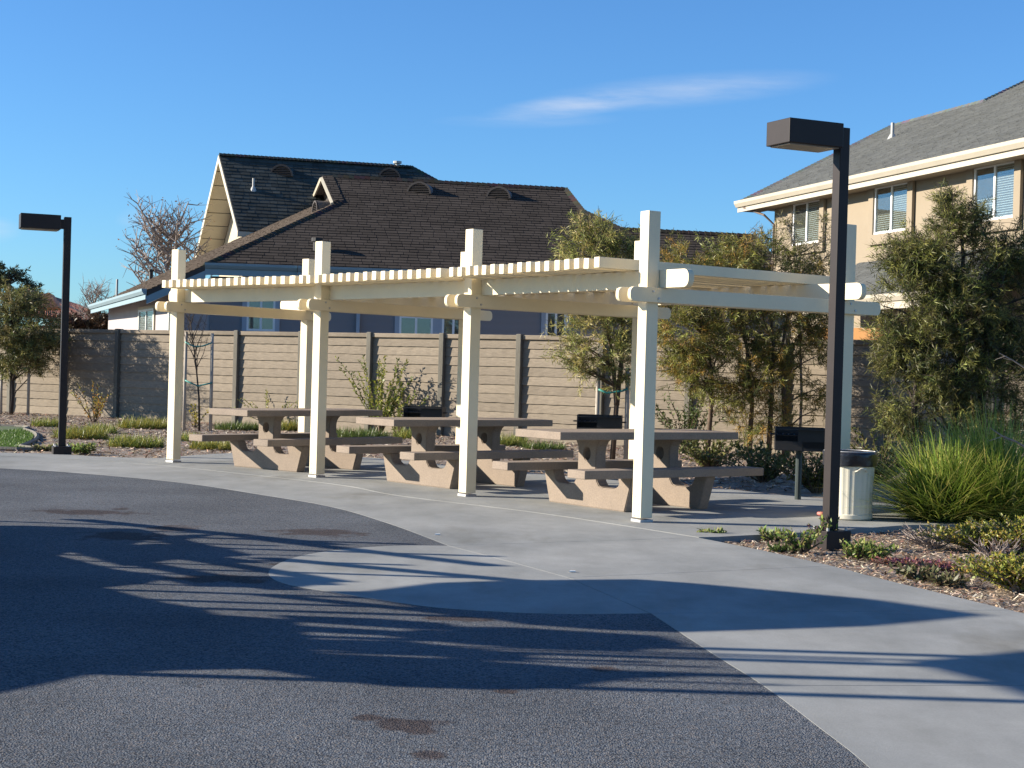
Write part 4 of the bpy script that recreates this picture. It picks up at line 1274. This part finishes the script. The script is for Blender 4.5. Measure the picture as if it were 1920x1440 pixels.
# staked tree far left
yE = 37.3
tree("staked_tree", "bushy staked tree far left, in front of the fence beyond the lawn", "tree", gz(22, yE),
     [[gz(22, yE)] + trunk_px([(24, 740), (22, 690), (28, 640), (30, 580)], yE)],
     [blob(20, 590, 50, 45, yE, 1.1, w=1.2), blob(60, 620, 48, 45, yE, 1.2, w=1.2), blob(25, 660, 50, 35, yE, 1.1, w=1.1), blob(75, 650, 36, 38, yE, 1.1, w=.9), blob(-20, 620, 50, 60, yE, 1.0, w=.9), blob(40, 560, 40, 22, yE, .8, w=.5), blob(40, 690, 45, 18, yE, 1.0, w=.4)],
     950, 13, .40, (.10, .02), [(.17, .17, .055), (.14, .155, .045), (.21, .19, .06), (.11, .13, .04), (.18, .15, .06)], 45, tr=.05, bark=M_bark2, limbs=40, group="young trees planted along the fence")

# bare sapling with stakes
sap = gz(376, 31.2)
def bare_tree(name, label, base, top_pts, seed, n1, n2, l1, l2, r0, bark, group=None, leafpal=None, nleaf=0, spread=.55, from_t=.35):
    rng = random.Random(seed); base = Vector(base)
    t = thing(name, label, "tree", base, 0, group)
    pts = [Vector(p) - base for p in top_pts]; n = len(pts)
    MB().tube(pts, [r0 * (1 - .75 * i / (n - 1)) for i in range(n)], 7).build("trunk", bark, t, smooth=True)
    lm = MB(); ends = []
    for k in range(n1):
        s = from_t + (1 - from_t) * (k + rng.random()) / n1; f = s * (n - 1); i = min(int(f), n - 2); p = pts[i].lerp(pts[i + 1], f - i)
        a = rng.uniform(0, 2 * PI); d = Vector((math.cos(a) * spread, math.sin(a) * spread, 1 - spread * .3)).normalized(); L = l1 * rng.uniform(.6, 1.2) * (1.15 - s * .5)
        q = [p, p + d * L * .5 + Vector((rng.gauss(0, .04), rng.gauss(0, .04), 0)) * L, p + d * L + Vector((0, 0, L * .18))]
        lm.tube(q, [r0 * .45, r0 * .3, r0 * .12], 5, cap=False)
        for j in range(n2):
            u = rng.uniform(.25, 1.0); b = q[0].lerp(q[1], u * 2) if u < .5 else q[1].lerp(q[2], u * 2 - 1)
            e = Vector((rng.gauss(0, .6), rng.gauss(0, .6), rng.uniform(.2, 1))).normalized() * l2 * rng.uniform(.5, 1.2)
            m_ = b + e * .5 + Vector((rng.gauss(0, .08), rng.gauss(0, .08), rng.gauss(0, .05))) * l2
            lm.tube([b, m_, b + e], [r0 * .16, r0 * .11, r0 * .05], 4, cap=False); ends += [m_, b + e]
            for jj in range(2):
                e2 = (e.normalized() * .6 + Vector((rng.gauss(0, .5), rng.gauss(0, .5), rng.gauss(.1, .4)))).normalized() * l2 * .5
                lm.tube([m_, m_ + e2], [r0 * .08, r0 * .035], 3, cap=False); ends.append(m_ + e2)
    lm.build("limbs", bark, t)
    if nleaf:
        R = np.random.default_rng(seed); P = np.array([ends[R.integers(len(ends))] for _ in range(nleaf)]) + R.normal(size=(nleaf, 3)) * .05
        V = leaf_verts(P, norm(R.normal(size=(nleaf, 3))), R.uniform(.06, .13, nleaf), R.uniform(.04, .07, nleaf), R)
        link("crown", quads_mesh("crown", V, 4, pick(leafpal, nleaf, R)), M_leaf, t)
    return t
bare_tree("sapling", "thin leafless sapling tied between two grey stakes beside the first post", sap, [sap] + trunk_px([(373, 745), (368, 690), (362, 640), (357, 600)], 31.2), 5, 16, 3, .75, .3, .024, M_bark2, from_t=.42, spread=.45)


def stake(u, vtop, y, label):
    b = gz(u, y); h = D(u, vtop, y).z - ZB
    o = MB().tube([(0, 0, -.02), (random.uniform(-.01, .01), 0, h * .5), (random.uniform(-.015, .015), 0, h)], [.036, .034, .032], 8).build("tree_stake", M_stake, None, smooth=True, loc=b)
    tag(o, label, "tree stake", "lodgepole tree stakes"); return o


def tie(pts, y, label):
    P = [D(u, v, y + dy) for u, v, dy in pts]; b = P[0].copy()
    o = MB().tube([p - b for p in P], .016, 5).build("tree_tie", M_tie, None, smooth=True, loc=b)
    tag(o, label, "tree tie", "green tree ties")


stake(347, 622, 31.2, "grey stake just right of the first front post, left of the bare sapling")
stake(397, 625, 31.2, "grey stake on the right side of the bare sapling")
stake(3, 680, yE, "pale stake at the far left edge, left of the bushy tree's trunk")
stake(54, 630, yE, "pale stake right of the bushy far left tree's trunk")
stake(1122, 690, yA, "brown stake left of the willow-like tree's trunk behind the pergola")
stake(1177, 690, yA, "brown stake right of the willow-like tree's trunk, beside the last post")
tie([(347, 641, -.04), (358, 647, -.07), (366, 650, -.04), (380, 649, -.07), (397, 643, -.04)], 31.2, "upper green tie on the bare sapling by the first post")
tie([(347, 713, -.04), (360, 719, -.06), (371, 724, -.04), (384, 721, -.06), (398, 718, -.04)], 31.2, "lower green tie on the bare sapling by the first post")
tie([(26, 688, -.04), (40, 691, -.06), (54, 689, -.04)], yE, "green tie on the bushy tree at far left")
tie([(1122, 730, -.04), (1138, 737, -.06), (1154, 735, -.05), (1168, 733, -.06), (1177, 728, -.04)], yA, "green tie on the staked tree behind the last front post")

bare_tree("bare_tree", "leafless spreading tree behind the brown roof's left end", gz(320, 60), [gz(322, 60)] + trunk_px([(325, 620), (322, 560), (312, 500), (318, 440)], 60), 9, 34, 9, 2.4, 1.1, .15, M_bark3, leafpal=[(.22, .11, .05), (.16, .12, .08), (.12, .08, .06)], nleaf=500, spread=.95, from_t=.30)
bare_tree("bare_tree", "small leafless tree left of the blue gutter's end, above the fence", gz(180, 66), [gz(180, 66)] + trunk_px([(180, 640), (176, 590), (178, 560)], 66), 12, 16, 8, 1.1, .7, .09, M_bark3, spread=.7, from_t=.35)
tree("eucalyptus_tree", "distant dark green tree at far left above the tile roof", "tree", gz(20, 88), [[gz(15, 88)] + trunk_px([(14, 640), (12, 560), (16, 510)], 88)],
     [blob(8, 515, 28, 20, 88, w=1), blob(32, 520, 12, 12, 88, w=.3), blob(60, 538, 12, 8, 88, w=.3), blob(20, 545, 40, 14, 88, w=.6), blob(-30, 530, 40, 40, 88, w=1)],
     260, 14, .7, (.22, .08), [(.05, .07, .03), (.07, .085, .04), (.09, .10, .05)], 47, tr=.18, bark=M_bark2, limbs=30, dens=.45, gap=.4, twig_r=.015)
# russet thicket along the back of the fence between the tile roof and the brown house
tree("russet_shrub", "russet brown bushes over the fence left of the blue guttered house", "shrub", gz(165, 52), [[gz(160, 52)] + trunk_px([(160, 650), (158, 600)], 52)],
     [blob(130, 605, 40, 14, 52, w=1), blob(180, 600, 36, 16, 52, w=1), blob(205, 606, 18, 10, 52, w=.4)], 300, 10, .5, (.10, .05), [(.075, .04, .025), (.06, .045, .03), (.09, .055, .03)], 48, tr=.07, bark=M_bark2, limbs=40, gap=.3)


def sprig_plant(name, label, cat, base, stems, spread, h, leaf, pal, seed, group=None, per=26, arch=.35, bark=None):
    rng = np.random.default_rng(seed); base = Vector(base); t = thing(name, label, cat, base, 0, group)
    st = MB(); P, Dr = [], []
    for k in range(stems):
        a = rng.uniform(0, 2 * PI); lean = rng.uniform(.1, 1) * spread; hh = h * rng.uniform(.55, 1.05)
        out = np.array([math.cos(a), math.sin(a) * .7, 0])
        pts = [out * lean * (s ** 1.2) + np.array([0, 0, hh * (s - arch * .35 * s * s * (lean / spread))]) + np.append(rng.normal(size=2) * .015, 0) * (s > 0) + out * .04 for s in (0, .25, .5, .75, 1.)]
        st.tube(pts, [.010, .008, .006, .004, .002], 4, cap=False)
        for j in range(per):
            s = (.18 + .82 * j / per) * 4; i = min(int(s), 3); q = pts[i] + (pts[i + 1] - pts[i]) * (s - i)
            P.append(q); Dr.append(norm(pts[i + 1] - pts[i]) * .5 + rng.normal(size=3) * .6 + np.array([0, 0, .15]))
    st.build("stem", bark or M_bark, t)
    P = np.array(P); n = len(P)
    V = leaf_verts(P, norm(np.array(Dr)), leaf[0] * rng.uniform(.6, 1.3, n), leaf[1] * rng.uniform(.7, 1.3, n), rng)
    link("leaves", quads_mesh("leaves", V, 4, pick(pal, n, rng)), M_leaf, t)
    return t


def blades(center_fn, n, length, width, lean, pal, rng, segs=4, droop=.6, jit=.25):
    """arched blades: returns verts (as quads) and colours"""
    B = np.array([center_fn() for _ in range(n)])
    a = rng.uniform(0, 2 * PI, n); out = np.stack([np.cos(a), np.sin(a), np.zeros(n)], 1)
    ln = lean * rng.uniform(.05, 1, n) ** .8; L = length * rng.uniform(.5, 1.1, n)
    side = np.stack([-np.sin(a), np.cos(a), np.zeros(n)], 1)
    tw = rng.uniform(-.8, .8, n)[:, None]; side = norm(side + out * tw)
    rows = []
    for k in range(segs + 1):
        s = k / segs
        hgt = L * np.cos(ln) * (s - droop * ln * .55 * s ** 2.4)
        dist = L * np.sin(ln) * (s + .25 * s * s)
        p = B + out * dist[:, None] + np.stack([np.zeros(n), np.zeros(n), hgt], 1)
        w = (width * rng.uniform(.9, 1.1, n) * (1 - s ** 2.2 * .92))[:, None] / 2
        rows.append((p - side * w, p + side * w))
    Vs = []
    for k in range(segs): Vs.append(np.stack([rows[k][0], rows[k][1], rows[k + 1][1], rows[k + 1][0]], 1))
    V = np.stack(Vs, 1).reshape(-1, 3)
    C = np.repeat(pick(pal, n, rng, jit), segs, axis=0)
    return V, C


def grass_clump(name, label, cat, base, r, h, n, width, pal, seed, group=None, lean=1.0, squash=(1, 1), segs=3, droop=.5):
    rng = np.random.default_rng(seed)
    def cf():
        a = rng.uniform(0, 2 * PI); q = r * math.sqrt(rng.random()); return (math.cos(a) * q * squash[0], math.sin(a) * q * squash[1], 0)
    V, C = blades(cf, n, h, width, lean, pal, rng, segs, droop)
    o = link(name, quads_mesh(name, V, 4, C), M_grass, None, base)
    return tag(o, label, cat, group)


def gb(u, v): p = G(u, v, ZB); return (p.x, p.y, ZB)


YG = [(0.345, 0.310, 0.055), (0.276, 0.276, 0.055), (0.218, 0.241, 0.050), (0.380, 0.322, 0.077), (0.161, 0.196, 0.044)]
YG2 = [(0.286, 0.299, 0.060), (0.221, 0.260, 0.054), (0.156, 0.208, 0.048), (0.351, 0.312, 0.072)]
GRN = [(.10, .15, .035), (.13, .18, .04), (.08, .12, .03), (.17, .19, .05)]
GG = "grassy mounds in the wood chip bed"
for i, (u, v, r, h, n, pal, lab) in enumerate((
        (88, 800, .35, .34, 900, YG2, "low yellow green mound left of the distant lamp post"),
        (152, 822, .55, .42, 1700, YG, "yellow green grassy mound just right of the distant lamp post"),
        (190, 812, .35, .36, 900, YG2, "greener grassy mound below the orange leaved shrub"),
        (272, 803, .62, .42, 1900, YG, "larger yellow green mound against the fence left of the first post"),
        (255, 838, .50, .38, 1500, YG2, "front yellow green mound left of the first post"),
        (445, 806, .55, .33, 1600, GRN, "green grass tuft behind the farthest table's bench"),
        (400, 842, .45, .30, 1300, YG, "yellow green mound beneath the farthest table's left bench"),
        (355, 826, .40, .28, 800, YG2, "small dry mound at the sapling's foot"),
        (540, 808, .30, .45, 800, YG, "yellowish clump seen between the farthest table's pedestal and back post"),
        (680, 822, .60, .38, 1700, GRN, "green grass tuft between the farthest and middle tables"),
        (615, 815, .30, .30, 600, YG2, "small grass tuft right of the second front post"),
        (770, 822, .40, .40, 900, YG2, "grass tuft under the middle table's left end"),
        (945, 836, .50, .45, 1300, YG2, "yellow green tuft right of the third front post"),
        (1020, 842, .45, .28, 1000, GRN, "low green cover between the middle and last tables"))):
    grass_clump("grass_mound", lab, "grass clump", gb(u, v), r * .85, h * .68, int(n * .9), .012, pal, 60 + i, GG, lean=1.4, squash=(1, .8))

PY = [(0.154, 0.194, 0.036), (0.216, 0.253, 0.042), (0.308, 0.297, 0.048), (0.108, 0.149, 0.030)]
sprig_plant("orange_shrub", "orange leaved shrub against the shaded fence beside the distant lamp post", "shrub", gb(176, 792), 13, .75, .95, (.07, .035), [(.42, .20, .03), (.36, .24, .05), (.30, .27, .06), (.22, .2, .05)], 71, per=22)
sprig_plant("yellow_shrub", "small yellow leaved plant at the bare sapling's foot", "shrub", gb(365, 802), 7, .3, .55, (.06, .035), [(.40, .32, .05), (.30, .27, .06)], 72, per=16)
sprig_plant("leafy_shrub", "yellow green sprigs behind the farthest table against the fence", "shrub", gb(505, 800), 14, .95, .85, (.06, .03), YG2, 73, "pyracantha shrubs along the fence", per=24)
sprig_plant("leafy_shrub", "tall green sprigged shrub on the fence between second and third front posts", "shrub", gb(712, 812), 26, 1.0, 1.65, (.075, .036), PY, 74, "pyracantha shrubs along the fence", per=60, arch=.2)
sprig_plant("leafy_shrub", "low leafy sprigs left of the grill behind the middle table", "shrub", gb(745, 815), 14, .8, .95, (.07, .036), PY, 75, "pyracantha shrubs along the fence", per=30)
sprig_plant("leafy_shrub", "sprawling yellow green shrub on the fence right of the third post", "shrub", gb(985, 818), 30, 1.7, 1.2, (.075, .034), [(.24, .25, .05), (.17, .20, .04), (.30, .28, .06)], 76, "pyracantha shrubs along the fence", per=40, arch=.5)
sprig_plant("leafy_shrub", "thin upright sprigs left of the staked tree behind the last table", "shrub", gb(1062, 820), 12, .8, 1.35, (.07, .032), [(.20, .22, .05), (.12, .16, .035)], 77, "pyracantha shrubs along the fence", per=34, arch=.2)
sprig_plant("leafy_shrub", "dark glossy shrub right of the last front post below the bronze tree", "shrub", gb(1285, 850), 34, .95, 1.25, (.075, .03), [(.07, .10, .03), (.10, .13, .035), (.05, .075, .02)], 78, "pyracantha shrubs along the fence", per=34)
sprig_plant("dark_shrub", "low dark shrub behind the last table's right end", "shrub", gb(1330, 880), 46, .85, .55, (.07, .032), DKGREEN, 79, "dark ground shrubs below the trees", per=26)
sprig_plant("dark_shrub", "dark leafy shrub on the bed behind the green post grill", "shrub", gb(1430, 905), 46, .85, .55, (.07, .032), DKGREEN, 80, "dark ground shrubs below the trees", per=26)
sprig_plant("dark_shrub", "dark leafy shrub between grill and tall lamp post", "shrub", gb(1530, 925), 40, .75, .55, (.07, .032), DKGREEN, 81, "dark ground shrubs below the trees", per=26)
sprig_plant("dark_shrub", "shaded undergrowth behind the trash can", "shrub", gb(1650, 905), 44, 1.1, .8, (.08, .03), DKGREEN, 82, "dark ground shrubs below the trees", per=26)

# ornamental grass
LOM = [(0.230, 0.320, 0.052), (0.300, 0.385, 0.067), (0.177, 0.248, 0.044), (0.389, 0.416, 0.087), (0.530, 0.481, 0.147), (0.133, 0.192, 0.037)]
p = G(1790, 985, ZB)
for i, (u, v, r, h, n, ln, lab) in enumerate(((1765, 985, .22, 1.12, 2500, 1.2, "tall arching green grass clump beside the trash can"),
                                              (1870, 985, .28, 1.3, 2600, 1.05, "tall grass clump at the right edge behind the other one"))):
    b = gb(u, v)
    grass_clump("ornamental_grass", lab, "grass clump", b, r, h, n, .013, LOM, 90 + i, "tall ornamental grasses", lean=ln, segs=5, droop=.85)
# yellow-green spreading shrubs at the right edge
SH = [(0.256, 0.272, 0.042), (0.336, 0.320, 0.049), (0.192, 0.216, 0.042), (0.416, 0.288, 0.070), (0.144, 0.168, 0.035)]
for i, (u, v, n, sp, h, lab) in enumerate(((1840, 1035, 60, .45, .24, "low olive shrub at the foot of the tall grass"), (1925, 1040, 70, .45, .34, "taller olive shrub at the right edge behind the low one"),
                                           (1915, 1112, 80, .40, .27, "yellow green rounded shrub nearest the path at the right edge"))):
    sprig_plant("spreading_shrub", lab, "shrub", gb(u, v), int(n * 2.2), sp * 1.15, h, (.032, .015), SH, 95 + i, "low shrubs at the right edge", per=60, arch=.6, bark=M_bark3)
sprig_plant("dry_shrub", "dry greyish twiggy plant on the wood chips left of the low shrubs", "shrub", gb(1745, 1030), 46, .34, .22, (.02, .006), [(.30, .24, .20), (.24, .2, .16)], 99, per=14, bark=M_bark3)
sprig_plant("dry_shrub", "dry brown twig tuft between the low olive shrubs", "shrub", gb(1868, 1062), 50, .2, .24, (.03, .006), [(.22, .13, .09), (.16, .11, .08)], 100, per=10, bark=M_bark3)
WD = [(0.176, 0.260, 0.054), (0.243, 0.312, 0.072), (0.135, 0.208, 0.048), (0.297, 0.286, 0.096)]
for i, (u, v, n, sp, h, pal, lab) in enumerate(((1335, 1010, 12, .10, .09, WD, "small green weed at the left tip of the chip bed"), (1450, 1016, 14, .11, .12, WD, "leafy weed in the gap by the pad's edge"),
                                                (1500, 1038, 22, .16, .2, WD, "green weed left of the lamp post's base"), (1545, 1030, 24, .13, .30, WD + [(.16, .09, .12)], "taller reddish tipped weed at the lamp post's base"),
                                                (1600, 1048, 22, .16, .16, WD, "weed in front of the lamp post's base"), (1640, 1052, 20, .15, .15, WD, "weed right of the lamp post's base"),
                                                (1465, 1036, 16, .12, .05, [(.10, .14, .04), (.07, .1, .03)], "flat weed at the path's edge left of the lamp post"),
                                                (1720, 1088, 26, .16, .10, [(.10, .115, .05), (.14, .13, .06)], "dull green weed creeping over the path's edge"),
                                                (1770, 1100, 22, .14, .08, [(.12, .125, .06), (.16, .13, .07)], "greyish weed on the path's edge right of the dull one"),
                                                (150, 852, 40, .28, .16, WD, "bright green weed at the distant lamp post's base"), (95, 846, 24, .3, .09, [(.2, .2, .08), (.14, .15, .05)], "flat weed left of the distant lamp post's base"))):
    sprig_plant("weed", lab, "weed", gb(u, v), n, sp, h, (.055, .022) if u > 200 else (.07, .03), pal, 110 + i, "weeds along the paving edge", per=9)
ICE = [(.16, .05, .09), (.20, .08, .07), (.30, .12, .06), (.13, .05, .08)]
for i, (u, v, n, sp, lab) in enumerate(((1700, 1062, 60, .32, "purple red creeping succulent on the chips in front of the grass"), (1790, 1070, 70, .32, "orange red creeping succulent left of the right edge shrubs"))):
    sprig_plant("creeping_plant", lab, "plant", gb(u, v), n, sp, .055, (.035, .016), ICE, 130 + i, "reddish creeping plants", per=7)

# dead twigs poking in from the right
def twig(label, pts, y):
    P = [D(u, v, y) for u, v in pts]; b = P[0].copy()
    mb = MB(); mb.tube([p - b for p in P], [.010] + [.007] * (len(P) - 2) + [.003], 5)
    for k in (1, 2):
        e = P[k] - b; mb.tube([e, e + Vector((-.10, .02, .02 if k == 1 else -.04))], [.004, .002], 4)
    tag(mb.build("dead_branch", M_bark3, None, loc=b), label, "branch", "bare grey branches at the right edge")
twig("bare grey branch poking in over the dark tree at the right edge", [(1925, 692), (1900, 676), (1885, 668), (1874, 662)], 16.5)
twig("bare pale branch crossing the tall grass at the right edge", [(1925, 840), (1905, 828), (1880, 818), (1856, 802)], 12.6)

# ------------------------------------------------------------------ wood chips, leaf litter, lawn
def in_poly(x, y, poly):
    c = False; n = len(poly)
    for i in range(n):
        a, b = poly[i], poly[i - 1]
        if (a[1] > y) != (b[1] > y) and x < (b[0] - a[0]) * (y - a[1]) / (b[1] - a[1]) + a[0]: c = not c
    return c


CHP = [(0.447, 0.357, 0.255), (0.320, 0.239, 0.158), (0.234, 0.162, 0.106), (0.553, 0.477, 0.361), (0.170, 0.120, 0.085), (0.383, 0.271, 0.181), (0.256, 0.141, 0.106)]


def chips(name, poly, n, size, seed, avoid=None):
    rng = np.random.default_rng(seed); xs = [p[0] for p in poly]; ys = [p[1] for p in poly]
    P = []
    while len(P) < n:
        x, y = rng.uniform(min(xs), max(xs)), rng.uniform(min(ys), max(ys))
        if in_poly(x, y, poly): P.append((x, y, ZB + rng.uniform(.002, .022)))
    P = np.array(P); a = rng.uniform(0, 2 * PI, n)
    d = norm(np.stack([np.cos(a), np.sin(a), rng.normal(size=n) * .28], 1)); s = norm(np.stack([-np.sin(a), np.cos(a), rng.normal(size=n) * .35], 1))
    L = (size * rng.uniform(.4, 1.5, n))[:, None] / 2; W = (size * .22 * rng.uniform(.5, 1.5, n))[:, None] / 2
    V = np.stack([P - d * L - s * W * .6, P + d * L * .9 - s * W, P + d * L + s * W * .7, P - d * L * .85 + s * W], 1).reshape(-1, 3)
    o = link(name, quads_mesh(name, V, 4, pick(CHP, n, rng, .3)), M_chip); tag(o, kind="stuff"); return o


bed_r = [g2(1312, 1006)] + [tuple(p) for p in seg(bedge, jB, (3.55, 7.6))[1:]] + [(5.6, 8.2), (6.0, 14.2), (4.9, 14.75), g2(1700, 986), g2(1540, 998), g2(1350, 1008)]
chips("wood_chips", bed_r, 26000, .042, 201)
bed_l = [(-13, 22.0), (-9, 21.65), g2(0, 847), g2(100, 849), g2(300, 857), (-4.85, 21.7), (-4.5, 22.9), (-3.4, 23.35), (-2, 22.95), (-.5, 21.4), (1.3, 19.7), (2.6, 18.5), (5.5, 20.5), (5.5, 27.9), (-2.9, 33.0), (-9.4, 37.0), (-14, 39.5)]
chips("wood_chips", bed_l, 30000, .085, 202)

lawn_c = gb(0, 812)
rngl = np.random.default_rng(300)
lp = smooth_poly([(-13, 23.6), g2(0, 838), g2(30, 834), g2(58, 822), g2(60, 812), g2(40, 804), g2(0, 797), (-14, 28.5)])
lpt = [tuple(p) for p in lp]
mb = MB().prism([(p.x, p.y, ZB - .02) for p in lp], (0, 0, .05)); o = mb.build("lawn_soil", mat("turf", (.06, .09, .025), .95, .2, 8)); tag(o, kind="structure")
xs = [p[0] for p in lpt]; ys = [p[1] for p in lpt]
def lawn_pt():
    while True:
        x, y = rngl.uniform(-9.2, max(xs)), rngl.uniform(min(ys), max(ys))
        if in_poly(x, y, lpt): return (x, y, ZB + .03)
V, C = blades(lawn_pt, 9000, .055, .008, .8, [(.10, .18, .03), (.14, .22, .04), (.08, .14, .025)], rngl, segs=2)
o = link("lawn_grass", quads_mesh("lawn_grass", V, 4, C), M_grass); tag(o, kind="stuff")
ed = [p for p in lp[8:-8]]
edge_pts = [(p.x, p.y, ZB + .02) for p in inset(lp, -.07)[7:-7]]
o = MB().tube(edge_pts, .045, 6).build("lawn_edging", M_fpost); tag(o, kind="structure")

# litter
p = G(1533, 968)
o = MB().lathe([(0, 0), (.017, 0), (.023, .06), (.020, .06), (.015, .006)], k=16).build("paper_cup", mat("red_paper", (.55, .17, .14), .6, .2, 20), None, smooth=True, loc=(p.x, p.y, .026)); o.rotation_euler = (PI / 2, .1, .9)
tag(o, "crushed red paper cup lying on the pad left of the lamp post", "cup")
for i, (u, v, lab) in enumerate(((820, 1003, "white scrap of litter on the paving in front of the third post"), (1073, 1073, "tiny white scrap beside the path's joints"))):
    p = G(u, v)
    o = MB().prism([(-.02, -.012, 0), (.022, -.008, 0), (.018, .014, 0), (-.012, .012, 0)], (0, 0, .008)).build("paper_scrap", M_vinyl, None, loc=(p.x, p.y, .003)); tag(o, lab, "litter", "paper scraps on the paving")

# ------------------------------------------------------------------ unseen play structure off to the left, its parts shaped to throw the long shadows
TE = math.tan(SUN_EL); PX = -6.0
ps = thing("unseen_play_structure", "unseen playground structure left of the path, shaped to throw the foreground shadows", "shadow caster", (PX, 9, 0))
OPS = Vector((PX, 9, 0))
M_blue = mat("blue_plastic", (.05, .13, .35), .4, .05); M_yel = mat("yellow_plastic", (.6, .42, .06), .4, .05); M_ppole = mat("play_pole", (.12, .2, .14), .4, .1); M_sail = mat("sail_cloth", (.25, .35, .22), .8, .1)


def sz_(u, v, x=PX): g = G(u, v); return Vector((x, g.y, (g.x - x) * TE))


def panel(name, px, m_, x=PX, th=.05, extra=()):  # upright caster cut to the outline of a shadow on the ground
    pts = [sz_(u, v, x) for u, v in px] + [Vector((x, y, z)) for y, z in extra]
    out = [pts[0]]
    for q in pts[1:]:
        if (q - out[-1]).length > .03: out.append(q)
    return MB().prism([q - OPS for q in out], (-th, 0, 0)).build(name, m_, ps)


panel("shadow_panel", [(-60, 985), (60, 985), (170, 988), (260, 996), (310, 1003), (250, 1020), (160, 1028), (110, 1040), (220, 1066), (330, 1080), (280, 1092), (200, 1100), (300, 1125), (390, 1140), (410, 1150), (500, 1155), (565, 1160), (570, 1178),
                         (600, 1200), (590, 1228), (700, 1234), (1000, 1240), (1180, 1253), (1420, 1259), (1180, 1268), (1100, 1280), (1000, 1288), (900, 1288), (750, 1283), (640, 1272), (500, 1250), (330, 1253), (170, 1262), (100, 1277), (0, 1297)],
      M_blue, extra=[(5.95, 1.35), (5.8, .9), (5.95, .5), (7.6, .45), (7.62, .98), (8.35, .98), (8.5, .4), (12.3, .35)])  # unseen panel, outline taken from the big shadow it throws
panel("roof", [(620, 1107), (700, 1107), (830, 1091), (1000, 1086), (1200, 1084), (1300, 1091), (1640, 1121), (1850, 1150), (1640, 1170), (1500, 1175), (1280, 1182), (1150, 1178), (1000, 1168), (850, 1146), (700, 1120)], M_yel)  # unseen roof-like panel, shaped by the pointed shadow it throws
panel("shadow_sail", [(1690, 1236), (1800, 1226), (1920, 1214), (2300, 1190), (2500, 1420), (1920, 1302), (1830, 1270)], M_sail, th=.01)  # unseen sail added to throw the wedge shadow at right
panel("shadow_patch_panel", [(860, 1172), (960, 1172), (1240, 1188), (1300, 1205), (1180, 1218), (1060, 1215), (900, 1205), (820, 1192)], M_blue, x=PX - .3)  # unseen solid panel without a window, added to throw a dark patch
panel("shadow_patch_panel", [(180, 1008), (420, 1000), (330, 1014)], M_blue, x=PX - .3)
for k, px in enumerate(([(520, 1150), (700, 1156), (840, 1165), (900, 1180), (760, 1175), (580, 1164)], [(575, 1170), (760, 1180), (720, 1188), (548, 1180)],
                        [(720, 1187), (800, 1176), (930, 1190), (900, 1206), (770, 1193)], [(560, 1194), (767, 1198), (880, 1211), (1000, 1222), (1000, 1236), (840, 1229), (833, 1225), (603, 1215), (570, 1210)],
                        [(590, 1220), (833, 1230), (1000, 1240), (710, 1241), (610, 1236)], [(130, 1030), (300, 1018), (420, 1024), (480, 1040), (330, 1048), (240, 1060)], [(300, 1082), (520, 1078), (640, 1090), (560, 1100), (380, 1098)])):
    panel("shadow_strip_panel", px, M_blue, x=PX - .08 - .07 * k, th=.04)  # unseen strips added to shade the ground between the bright streaks
MBp = lambda a, b, r, nm="pole": MB().tube([a - OPS, b - OPS], r, 8).build(nm, M_ppole, ps, smooth=True)
for (y0, z1, r) in ((7.68, 3.9, .040), (7.42, 2.95, .042), (7.02, 3.8, .046), (6.64, 3.8, .042), (7.55, 3.0, .018), (7.5, 2.9, .018), (7.22, 2.6, .020), (6.85, 2.7, .018),
                    (11.85, 1.98, .045), (11.48, 1.62, .035), (11.22, 2.22, .04), (10.93, 1.75, .02), (10.58, 2.0, .036), (10.30, 1.62, .025), (10.03, 2.14, .034), (9.80, 1.78, .022), (9.55, 1.86, .05), (9.33, 1.72, .024),
                    (8.47, 2.2, .040), (8.72, 2.05, .036), (12.6, 1.1, .035), (9.05, 1.95, .035), (7.3, 2.5, .028), (12.2, 1.5, .03)):
    MBp(Vector((PX - .1, y0, 0)), Vector((PX - .1, y0 - .06, z1)), r)  # unseen poles placed to throw the thin shadow lines
for (a, b, r) in (((12.9, .9), (11.6, 1.75), .06), ((11.9, 1.5), (10.6, 2.2), .05), ((11.2, 1.15), (9.6, 1.85), .045), ((10.7, 1.6), (9.9, 2.25), .055), ((9.0, 1.7), (8.3, 2.3), .045), ((12.3, 1.1), (10.9, 1.5), .05), ((10.3, 1.3), (9.2, 1.75), .05), ((11.6, 1.0), (10.4, 1.6), .05)):
    MBp(Vector((PX - .05, a[0], a[1])), Vector((PX - .05, b[0], b[1])), r, "shadow_bar")  # unseen slanting bars that throw more shadow streaks
